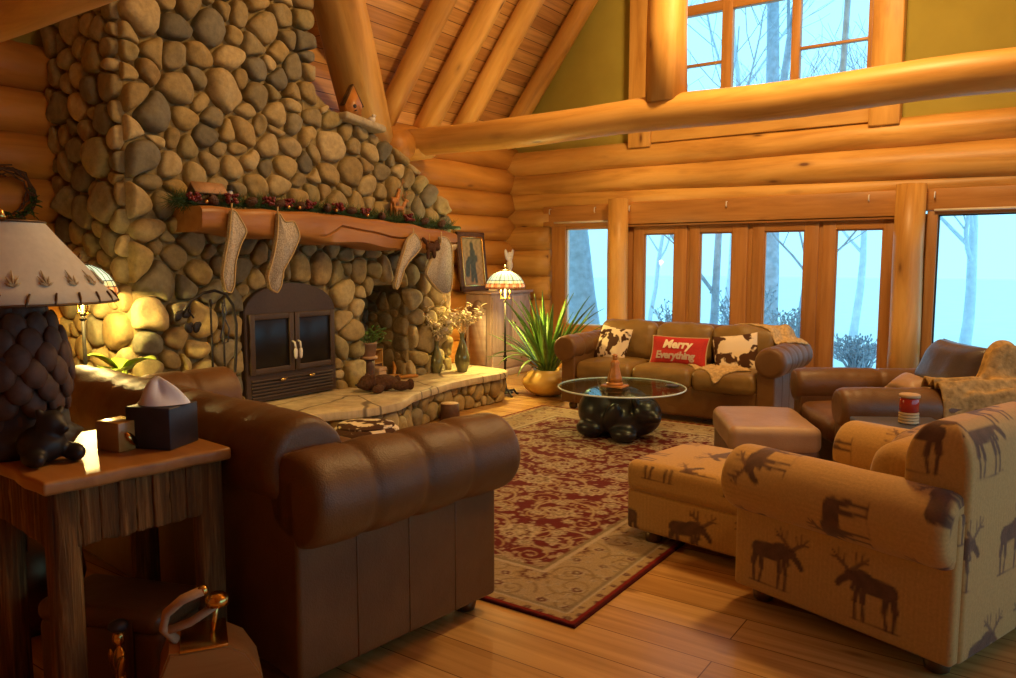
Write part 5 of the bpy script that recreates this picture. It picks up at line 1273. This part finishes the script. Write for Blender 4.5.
for i, (x, y, w, d, h, mt, lab) in enumerate(((-5.62, 5.66, .16, .15, .29, 'boxwood', 'upright wooden crate standing in the fireplace niche'), (-5.44, 5.55, .13, .12, .13, 'tan_trim', 'small tan box beside the log stand in the niche'))):
    t = thing('wood_crate' if i == 0 else 'small_box', lab, 'box', (x, y, hz), R(8))
    if i == 0:
        m = MB(); m.box((-w/2, -d/2, 0), (w/2, -d/2+.012, h)); m.box((-w/2, d/2-.012, 0), (w/2, d/2, h)); m.box((-w/2, -d/2, 0), (-w/2+.012, d/2, h)); m.box((-w/2, -d/2, 0), (w/2, d/2, .012)); m.box((-w/2, -d/2, h-.012), (w/2, d/2, h)); m.box((-w/2, -d/2, h*.48), (w/2, d/2, h*.52)); m.build('crate_boards', MAT[mt], t)
        m = MB(); m.box((w/2-.02, -d/2+.012, .012), (w/2-.006, d/2-.012, h*.48)); m.build('drawer', MAT['cone'], t)
    else:
        m = MB(); m.box((-w/2, -d/2, 0), (w/2, d/2, h*.7)); m.build('box', MAT[mt], t); m = MB(); m.box((-w/2-.004, -d/2-.004, h*.7), (w/2+.004, d/2+.004, h), .008); m.build('lid', MAT[mt], t)
FL = 'kindling sticks in the niche'
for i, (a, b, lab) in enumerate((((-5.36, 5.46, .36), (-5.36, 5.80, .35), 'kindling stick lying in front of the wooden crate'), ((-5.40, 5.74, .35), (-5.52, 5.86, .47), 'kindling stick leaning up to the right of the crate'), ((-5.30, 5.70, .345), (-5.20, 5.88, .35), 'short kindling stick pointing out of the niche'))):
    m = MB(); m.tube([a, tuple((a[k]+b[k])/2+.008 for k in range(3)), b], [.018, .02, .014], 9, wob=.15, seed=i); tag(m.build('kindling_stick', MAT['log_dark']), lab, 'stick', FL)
def vase(x, y, s, h, lab, seed, fl):
    t = thing('vase', lab, 'vase', (x, y, hz), 0, 'glass vases of dried flowers')
    m = MB(); m.lathe([(.045*s, 0), (.052*s, .01), (.078*s, h*.25), (.074*s, h*.42), (.042*s, h*.66), (.022*s, h*.82), (.024*s, h*.95), (.032*s, h), (.026*s, h), (.016*s, h*.85)], (0, 0, 0), 28); m.build('vase_body', MAT['vase'], t)
    m = MB(); rnd = random.Random(seed)
    for i in range(fl):
        az = rnd.uniform(0, 2*PI); e = R(rnd.uniform(42, 85)); L = rnd.uniform(.16, .36); b = Vector((0, 0, h*.9)); p = b+Vector((math.cos(az)*math.cos(e), math.sin(az)*math.cos(e), math.sin(e)))*L; q = (b+p)/2+Vector((0, 0, .03)); m.tube([b, q, p], .0025, 4, False)
        for k in range(10):
            c = q.lerp(p, k/6); strap_leaf(m, c, rnd.uniform(0, 2*PI), rnd.uniform(.05, .085), .014, R(rnd.uniform(-20, 60)), R(30), 4)
        if i % 3 == 0: m.lathe([(.004, 0), (.03, .02), (.04, .045), (.028, .055), (.005, .05)], p[:], 12, fn=lambda a, z: 1+.25*math.sin(6*a))
    m.build('dried_stems', MAT['dried'], t)
vase(-5.26, 6.25, .85, .34, 'slender green glass vase with dried flowers, nearer the niche', 4, 16)
vase(-5.10, 6.48, 1.05, .42, 'taller green glass vase with dried flowers, nearer the floor lamp', 9, 18)
# stump and hide stool before the hearth
m = MB(); m.tube([(-4.58, 5.62, 0), (-4.578, 5.62, .09), (-4.58, 5.622, .17)], [.095, .09, .088], 20, wob=.08, seed=3); ST = thing('log_stump', 'short log stump standing on the floor before the hearth cobbles', 'stump', (0, 0, 0)); m.build('bark_side', MAT['cone'], ST)
m = MB(); m.lathe([(.086, .168), (.084, .174), (.0, .175)], (-4.58, 5.622, 0), 24); m.build('cut_face', MAT['tan_trim'], ST)
HS = thing('hide_drum', 'round cowhide covered drum stool tucked in front of the hearth', 'stool', (-4.17, 4.12, 0)); HS.scale = (1.05, 1.05, 1.12)
m = MB(); m.lathe([(.20, .02), (.235, .05), (.245, .14), (.235, .22), (.20, .245)], (0, 0, 0), 40); m.build('hide_side', MAT['hide'], HS)
m = MB(); m.lathe([(.205, .243), (.20, .256), (.12, .262), (.0, .262)], (0, 0, 0), 40); m.build('hide_top', MAT['hide'], HS)
m = MB(); m.lathe([(.19, 0), (.21, .01), (.21, .03), (.19, .035)], (0, 0, 0), 30); m.build('drum_base', MAT['bronze'], HS)
# fireplace tools
FT = thing('fireplace_tools', 'wrought iron arched tool stand with leaf ornament left of the firebox', 'fireplace tools', (-5.02, 3.45, hz), R(90))
m = MB(); P = [(-.27, 0, .80), (-.20, 0, .89), (-.10, 0, .945), (.0, 0, .96), (.09, 0, .93), (.15, 0, .85), (.175, 0, .70), (.16, 0, .45), (.13, 0, .2), (.11, 0, .02)]; m.tube(P, .011, 8); m.tube([(-.20, 0, .89), (-.215, 0, .82), (-.18, 0, .77)], .007, 6); m.build('arch', MAT['iron'], FT)
m = MB(); m.lathe([(.14, 0), (.14, .015), (.05, .025)], (.02, 0, 0), 24); m.tube([(-.05, 0, .012), (.14, 0, .012)], .014, 8); m.build('stand_base', MAT['iron'], FT)
m = MB()
for c, a in (((-.30, 0, .79), .6), ((-.225, 0, .70), -.6), ((-.16, 0, .70), .2), ((-.235, .01, .80), 1.8)):
    M = Matrix.Translation(c) @ Matrix.Rotation(a, 4, 'Y'); m.ell((0, 0, 0), (.03, .012, .042), M, 10, 8); m.ell((.022, 0, .02), (.02, .01, .022), M, 8, 6)
m.build('iron_leaves', MAT['iron'], FT)
for x, top, name in ((-.06, .90, 'poker'), (.04, .88, 'shovel')):
    m = MB(); m.tube([(x, -.03, top), (x, -.03, .12)], .008, 7); m.lathe([(.006, .86), (.014, .90), (.008, .93)], (x, -.03, top-.93), 10)
    if name == 'shovel': m.rbox((x, -.03, .12), (.045, .008, .07), .006, 2, (2, 1, 2))
    else: m.tube([(x, -.03, .2), (x+.04, -.03, .17), (x+.05, -.03, .2)], .007, 6)
    m.build(name, MAT['iron'], FT)
m = MB(); P = [(.045, -.045, .90), (.02, -.05, .80), (.075, -.05, .68), (.06, -.05, .58), (.02, -.05, .57), (.0, -.05, .62), (.03, -.05, .72), (.055, -.05, .80), (.045, -.045, .90)]; m.tube(P, .006, 6); m.build('leather_thong', MAT['tablegrey'], FT)
# ---- mantel: garland, stockings, figures
GA = thing('garland', 'pine garland with red berries and cones along the mantel', 'garland', (-5.12, 4.8, 1.9))
def gpos(y): return Vector((-5.10+.03*math.sin(y*7), y, np.interp(y, [3.25, 4.5, 5.6, 6.45], [1.935, 1.94, 1.885, 1.85])))
go = Vector((-5.12, 4.8, 1.9)); rnd = random.Random(8); m = MB(); V = []; F = []
for i in range(7500):
    y = rnd.uniform(3.2, 6.3); c = gpos(y); d = Vector((rnd.gauss(0, 1), rnd.gauss(0, 1.3), rnd.gauss(.25, .9))).normalized(); L = rnd.uniform(.04, .09); r = rnd.uniform(0, .065)
    b = c+d*r-go; e = b+d*L; s = d.cross(Vector((rnd.random(), rnd.random(), rnd.random()))).normalized()*.0026; k = len(V); s2 = d.cross(s).normalized()*.0026
    V += [(b+s)[:], (b-s)[:], (b+s2)[:], e[:]]; F += [(k, k+1, k+3), (k+1, k+2, k+3), (k+2, k, k+3)]
m.add(V, F); m.tube([(gpos(y)-go)[:] for y in np.linspace(3.25, 6.42, 40)], .02, 7); m.build('pine_needles', MAT['needles'], GA)['kind'] = 'stuff'
for y in (3.33, 3.62, 3.95, 4.18, 4.40, 4.66, 5.02, 5.55):
    m = MB(); c = gpos(y)+Vector((.07, 0, .035))-go
    for k in range(26): m.ell((c+Vector((rnd.uniform(-.03, .03), rnd.uniform(-.045, .045), rnd.uniform(-.03, .03))))[:], .0125, None, 8, 6)
    m.build('berry_cluster', MAT['berry'], GA)
for y in (3.48, 3.78, 4.07, 4.30, 4.55, 4.82, 5.24, 5.8, 6.1):
    m = MB(); c = gpos(y)+Vector((.075, 0, .02))-go; M = Matrix.Translation(c) @ Euler((rnd.uniform(-1, 1), rnd.uniform(.5, 1.6), 0)).to_matrix().to_4x4(); sub = MB(); scales(sub, (0, 0, -.035), .028, .075, 6, 8, .011, .5); m.add(np.concatenate(sub.v), sub.f, None, (1, 1, 1), M); m.build('pinecone', MAT['cone'], GA)
for y in (3.40, 4.13, 4.60, 4.25, 5.0):
    m = MB(); m.ell((gpos(y)+Vector((.11, .01, .0))-go)[:], .014, None, 10, 8); m.build('gilt_bauble', MAT['gold'], GA)
SG = 'knit stockings hanging from the mantel'
def stocking(poly, lab, x=-4.925, deco=None):
    cy = sum(p[0] for p in poly)/len(poly); zt = max(p[1] for p in poly); t = thing('stocking', lab, 'stocking', (x, cy, zt), 0, SG)
    P = [(p[0]-cy, p[1]-zt) for p in poly]; A = sum(P[i][0]*P[(i+1) % len(P)][1]-P[(i+1) % len(P)][0]*P[i][1] for i in range(len(P)))
    if A < 0: P.reverse()
    for _ in range(2):
        Q = []; kk = .14 if _ == 0 else .25
        for i in range(len(P)): a, b = P[i], P[(i+1) % len(P)]; Q += [(a[0]*(1-kk)+b[0]*kk, a[1]*(1-kk)+b[1]*kk), (a[0]*kk+b[0]*(1-kk), a[1]*kk+b[1]*(1-kk))]
        P = Q
    M = Matrix(((0, 0, 1, -.014), (1, 0, 0, 0), (0, 1, 0, 0), (0, 0, 0, 1))); m = MB(); m.prism(P, .045, M, bev=.015); m.build('knit_sock', MAT['stock'], t)
    m = MB(); m.tube([(.033, a, b) for a, b in P]+[(.033, P[0][0], P[0][1])], .0055, 6, False); m.build('cord_edge', MAT['stock_trim'], t)
    iy = max(range(len(P)), key=lambda i: P[i][1]); m = MB(); m.tube([(.01, P[iy][0], P[iy][1]-.02), (.012, P[iy][0]+.005, P[iy][1]+.05)], .006, 6); m.build('hanging_loop', MAT['stock_trim'], t)
    return t
def yz(L, x=-4.9):   # outlines in metres: (along the mantel, height)
    return L
stocking([(3.526, 1.883), (3.568, 1.864), (3.658, 1.729), (3.593, 1.625), (3.545, 1.5), (3.529, 1.333), (3.502, 1.275), (3.452, 1.291), (3.432, 1.407), (3.463, 1.551), (3.502, 1.695)], 'knit stocking nearest the left end of the mantel')
stocking([(3.946, 1.891), (4.001, 1.81), (4.099, 1.822), (4.155, 1.706), (4.07, 1.555), (3.978, 1.438), (3.954, 1.315), (3.914, 1.261), (3.849, 1.294), (3.825, 1.386), (3.886, 1.531), (3.93, 1.7)], 'knit stocking hanging above the arch of the firebox')
stocking([(5.508, 1.777), (5.58, 1.712), (5.608, 1.644), (5.519, 1.566), (5.431, 1.508), (5.359, 1.431), (5.301, 1.299), (5.258, 1.247), (5.232, 1.282), (5.29, 1.451), (5.363, 1.602), (5.407, 1.698)], 'thin knit stocking hanging before the dark niche')
s4 = stocking([(5.884, 1.749), (5.995, 1.742), (6.069, 1.652), (6.072, 1.364), (6.044, 1.2), (5.94, 1.183), (5.815, 1.247), (5.723, 1.329), (5.67, 1.39), (5.726, 1.488), (5.819, 1.588), (5.899, 1.689)], 'wide knit stocking at the right end of the mantel')
MO = thing('plush_ornament', 'small brown plush animal hanging between the two right hand stockings', 'ornament', (-4.90, 5.74, 1.64), 0)
blob('body', [((0, 0, 0), (.035, .06, .045)), ((.01, .09, .0), (.03, .04, .032)), ((.015, -.05, -.07), (.02, .022, .05)), ((.015, .04, -.06), (.02, .022, .05)), ((.0, .08, .05), (.014, .05, .014), (.5, 0, 0)), ((.0, .12, .035), (.014, .04, .014), (-.5, 0, 0)), ((0, -.08, .06), (.018, .05, .02), (-.8, 0, 0))], MAT['plush'], MO, .008, 2)
m = MB(); m.tube([(-.01, 0, .03), (-.01, 0, .13)], .004, 5); m.build('loop', MAT['stock_trim'], MO)
deer('deer_figurine', 'standing tan deer figurine on the mantel in the garland', (-5.12, 5.55, 1.90), .62, R(75), 'amber', True, 'deer on the mantel')
deer('deer_figurine', 'taller tan deer figurine behind the standing one, against the stones', (-5.22, 5.60, 1.94), .85, R(110), 'amber', True, 'deer on the mantel')
HB = thing('cabin_ornament', 'small snow roofed wooden cabin at the left end of the mantel', 'ornament', (-5.14, 3.50, 1.92), R(-4))
m = MB(); m.box((-.05, -.11, 0), (.05, .11, .10)); m.build('cabin_walls', MAT['cone'], HB)
m = MB(); Mx = Matrix(((0, 1, 0, -.07), (0, 0, 1, -.13), (1, 0, 0, .09), (0, 0, 0, 1))); m.prism([(0, 0), (.075, .07), (0, .14), (-.014, .14), (.055, .07), (-.014, 0)], .26, Mx, bev=.003); m.build('snowy_roof', MAT['terracotta'], HB)
DG = thing('snowman_figurine', 'tiny black and white figurine right of the cabin on the mantel', 'figurine', (-5.10, 3.665, 1.93))
blob('body', [((0, 0, .04), (.03, .028, .04)), ((0, 0, .09), (.022, .022, .025))], MAT['white'], DG, .006, 2)
m = MB(); m.lathe([(.034, .105), (.034, .11), (.02, .112), (.019, .145), (.0, .146)], (0, 0, 0), 16); m.build('black_hat', MAT['black'], DG)
# birdhouse on the ledge
BH = thing('birdhouse', 'tiny pointed wooden birdhouse on the stone ledge of the chimney shoulder', 'birdhouse', (-5.31, 5.14, 2.825), R(-12))
m = MB(); Mx = Matrix(((0, 0, 1, -.05), (1, 0, 0, 0), (0, 1, 0, 0), (0, 0, 0, 1))); m.prism([(-.07, 0), (.07, 0), (.085, .10), (.0, .26), (-.085, .10)], .10, Mx, bev=.006); m.build('house_body', MAT['amber'], BH)
m = MB(); m.tube([(.0, -.10, .09), (.0, 0, .275), (.0, .10, .09)], .012, 6, flat=4.0); m.build('roof', MAT['bronze'], BH)
m = MB(); m.lathe([(.018, 0), (.018, .004), (0, .004)], (0, 0, 0), 14, Matrix.Translation((.052, 0, .085)) @ Matrix.Rotation(PI/2, 4, 'Y')); m.tube([(.05, 0, .045), (.085, 0, .045)], .005, 6); m.build('entry_hole', MAT['black'], BH)
m = MB(); m.ell((0, 0, .03), (.045, .03, .03)); m.ell((.03, .0, .06), (.02, .018, .02)); m.tube([(.045, 0, .06), (.065, 0, .058)], [.006, .001], 6); o = m.build('bird_figurine', MAT['white']); o.location = (-5.28, 5.36, 2.795); tag(o, 'little pale bird figurine right of the birdhouse on the ledge', 'figurine')
# ---- cabinet, picture, angel
CB = thing('cabinet', 'pickled pine cabinet with arched side panel in the corner by the window', 'cabinet', (-6.03, 8.46, 0))
x0, x1, y0, y1 = -.20, .20, -.46, .46
m = MB(); m.box((x0, y0, .08), (x1, y1, 1.09), .006, axis=2); m.build('carcass', MAT['cabinet'], CB)
m = MB(); m.box((x0-.02, y0-.035, 1.09), (x1+.035, y1+.03, 1.125), .01); m.build('top_board', MAT['cabinet'], CB)
m = MB(); m.box((x0-.005, y0-.02, 0), (x1+.02, y1+.02, .09), .012); m.build('plinth', MAT['cabinet'], CB)
def archpanel(w, h, k=14):
    return [(-w/2, 0), (w/2, 0), (w/2, h*.86), (w*.36, h*.87)]+[(w*.30*math.cos(t), h*.87+h*.12*math.sin(t)) for t in np.linspace(.25, PI-.25, k)]+[(-w*.36, h*.87), (-w/2, h*.86)]
m = MB(); Mx = Matrix(((1, 0, 0, 0), (0, 0, -1, y0-.002), (0, 1, 0, .16), (0, 0, 0, 1))); m.prism(archpanel(.28, .86), .016, Mx, bev=.008); m.build('arched_side_panel', MAT['cabinet'], CB)
for s in (-1, 1):
    a, b = (-.44, -.01) if s < 0 else (.01, .44)
    m = MB(); m.box((x1, a, .33), (x1+.02, b, 1.05), .004, axis=2); d = m.build('door', MAT['cabinet'], CB)
    m = MB(); m.box((x1+.018, a+.07, .40), (x1+.028, b-.07, .98), .008, axis=2); m.build('door_panel', MAT['cabinet'], d)
    m = MB(); m.ell((x1+.035, -.04*-s*-1 if False else s*.05, .70), .014); m.build('knob', MAT['bronze'], d)
m = MB(); m.box((x1, -.44, .12), (x1+.02, .44, .31), .004); d = m.build('drawer', MAT['cabinet'], CB)
m = MB(); m.ell((x1+.035, -.2, .22), .014); m.ell((x1+.035, .2, .22), .014); m.build('knobs', MAT['bronze'], d)
PC = thing('framed_picture', 'gilt framed picture leaning on the log wall above the cabinet', 'picture', (-6.10, 8.02, 1.128)); PC.rotation_euler = (0, R(-6), 0)
w, h = .58, .76
m = MB(); t = .07
for q in ((-w/2, -w/2+t, 0, h), (w/2-t, w/2, 0, h), (-w/2, w/2, 0, t), (-w/2, w/2, h-t, h)): m.box((-.015, q[0], q[2]), (.02, q[1], q[3]), .008)
m.build('outer_frame', MAT['cone'], PC)
m = MB(); a = t-.012; b = .022
for q in ((-w/2+a, -w/2+a+b, a, h-a), (w/2-a-b, w/2-a, a, h-a), (-w/2+a, w/2-a, a, a+b), (-w/2+a, w/2-a, h-a-b, h-a)): m.box((.012, q[0], q[2]), (.03, q[1], q[3]), .004)
m.build('gilt_lip', MAT['gold'], PC)
def canvas_cols(y, z):
    C = np.tile(np.array((.36, .22, .09)), (len(y), 1)); g = np.clip((z-.15)/.5, 0, 1)[:, None]; C = C*(1-g)+np.array((.30, .24, .12))*g
    d = caps(y, z, [(0, .22, .01, .50, .055), (.01, .5, .0, .60, .035), (-.03, .14, -.01, .3, .03), (.05, .12, .03, .3, .028), (-.12, .22, -.10, .36, .045), (-.06, .40, .06, .42, .05)])
    k = np.clip(-d/.01+.5, 0, 1)[:, None]; C = C*(1-k)+np.array((.06, .075, .055))*k
    return C*(1+.25*np.sin(y*61+np.sin(z*43)*2)*np.sin(z*37))[:, None]
n = 40; yy, zz = np.meshgrid(np.linspace(-w/2+.06, w/2-.06, n), np.linspace(.06, h-.06, n)); V = np.stack([np.full(yy.size, .008), yy.ravel(), zz.ravel()], -1)
m = MB(); m.add(V, [(j*n+i, j*n+i+1, (j+1)*n+i+1, (j+1)*n+i) for j in range(n-1) for i in range(n-1)], None, canvas_cols(yy.ravel(), zz.ravel())); m.build('canvas', vcol('painted_canvas', .5, .4), PC)
AN = thing('angel_figurine', 'white angel figurine with raised wings on a tall stem on the cabinet', 'figurine', (-6.06, 8.76, 1.127), 0)
m = MB(); m.lathe([(.055, 0), (.055, .012), (.02, .03), (.014, .08), (.018, .2), (.030, .26), (.032, .27)], (0, 0, 0), 20); m.build('pedestal', MAT['white'], AN)
blob('angel_body', [((0, 0, .33), (.045, .05, .075)), ((0, 0, .41), (.035, .04, .05)), ((0, 0, .485), (.026, .028, .032)), ((-.01, -.065, .47), (.018, .035, .085), (.35, 0, 0)), ((-.01, .065, .47), (.018, .035, .085), (-.35, 0, 0)), ((.03, 0, .43), (.02, .03, .015))], MAT['white'], AN, .008, 2)
m = MB(); m.box((-.05, -.035, 0), (.05, .035, .022), .004); o = m.build('small_book', MAT['cream']); o.location = (-5.89, 8.14, 1.127); o.rotation_euler = (0, 0, .3); tag(o, 'small pale book lying on the cabinet below the picture', 'book')
# ---- twig wreath on the log wall
WR = thing('twig_wreath', 'dry twig wreath on the log wall above the parchment lampshade', 'wreath', (-6.2, 2.58, 1.99))
m = MB(); rnd = random.Random(4)
for k in range(16):
    a0 = rnd.uniform(0, 2*PI); r0 = rnd.uniform(.13, .20); P = [(rnd.uniform(-.02, .03), (r0+rnd.uniform(-.015, .015))*math.cos(a0+t), (r0+rnd.uniform(-.015, .015))*math.sin(a0+t)) for t in np.linspace(0, 3.4, 12)]; m.tube(P, .006, 5)
m.build('twigs', MAT['cone'], WR)
m = MB()
for k in range(40):
    a = rnd.gauss(-1.2, .8); strap_leaf(m, (.02, .17*math.cos(a), .17*math.sin(a)), rnd.uniform(-1.2, 1.2), rnd.uniform(.06, .12), .012, R(rnd.uniform(-40, 60)), R(40), 4)
m.build('sprigs', MAT['needles'], WR)

# ------------------------------------------------------------------ light
w = bpy.data.worlds.new('winter_sky'); SC.world = w; w.use_nodes = True
bg = w.node_tree.nodes['Background']; bg.inputs[0].default_value = (.31, .74, 1.0, 1); bg.inputs[1].default_value = WORLD
def light(name, typ, loc, energy, col, **k):
    l = bpy.data.lights.new(name, typ); l.energy = energy; l.color = col; o = bpy.data.objects.new(name, l); COL.objects.link(o); o.location = loc
    for a, b in k.items():
        if a == 'aim': o.rotation_euler = (Vector(b)-Vector(loc)).to_track_quat('-Z', 'Y').to_euler()
        else: setattr(l, a, b)
    return o
WARM = (1, .62, .24)
for i, (x, y, s) in enumerate(((-4.96, 7.08, 1), (-5.236, 2.60, .75))):
    light('floor_lamp_light', 'POINT', (x, y, 1.285), LAMP*s, (1, .72, .24), shadow_soft_size=.022)
    light('floor_lamp_light', 'POINT', (x, y, 1.50), LAMP*.30*s*(1 if y > 5 else .35), (1, .70, .22), shadow_soft_size=.03)  # second point above the finial, added uplight with no bulb there
light('added_fill_point', 'POINT', (-1.1, 5.6, 5.0), FILL_POINT, WARM, shadow_soft_size=.3)  # unseen point light added high in the room for warm fill
for lx, ly, lz, e, tx, ty, tz_, sp in CANS_AND_FILL:
    light('can_and_fill_spot', 'SPOT', (lx, ly, lz), e, WARM, aim=(tx, ty, tz_), spot_size=R(sp), spot_blend=.9, shadow_soft_size=.2)  # can light for the window wall, plus an unseen fill spot added near the camera
# ------------------------------------------------------------------ camera
cd = bpy.data.cameras.new('camera'); co = bpy.data.objects.new('camera', cd); COL.objects.link(co)
co.location = (0, 0, 1.5); co.rotation_euler = (R(90-5.67), 0, R(34.8)); cd.sensor_width = 36; cd.lens = 36*775/1016; cd.clip_start = .05; cd.clip_end = 300
SC.camera = co
SC.view_settings.view_transform = 'Standard'; SC.view_settings.look = 'None'; SC.view_settings.exposure = EXPO; SC.view_settings.gamma = 1; SC.view_settings.use_curve_mapping = False
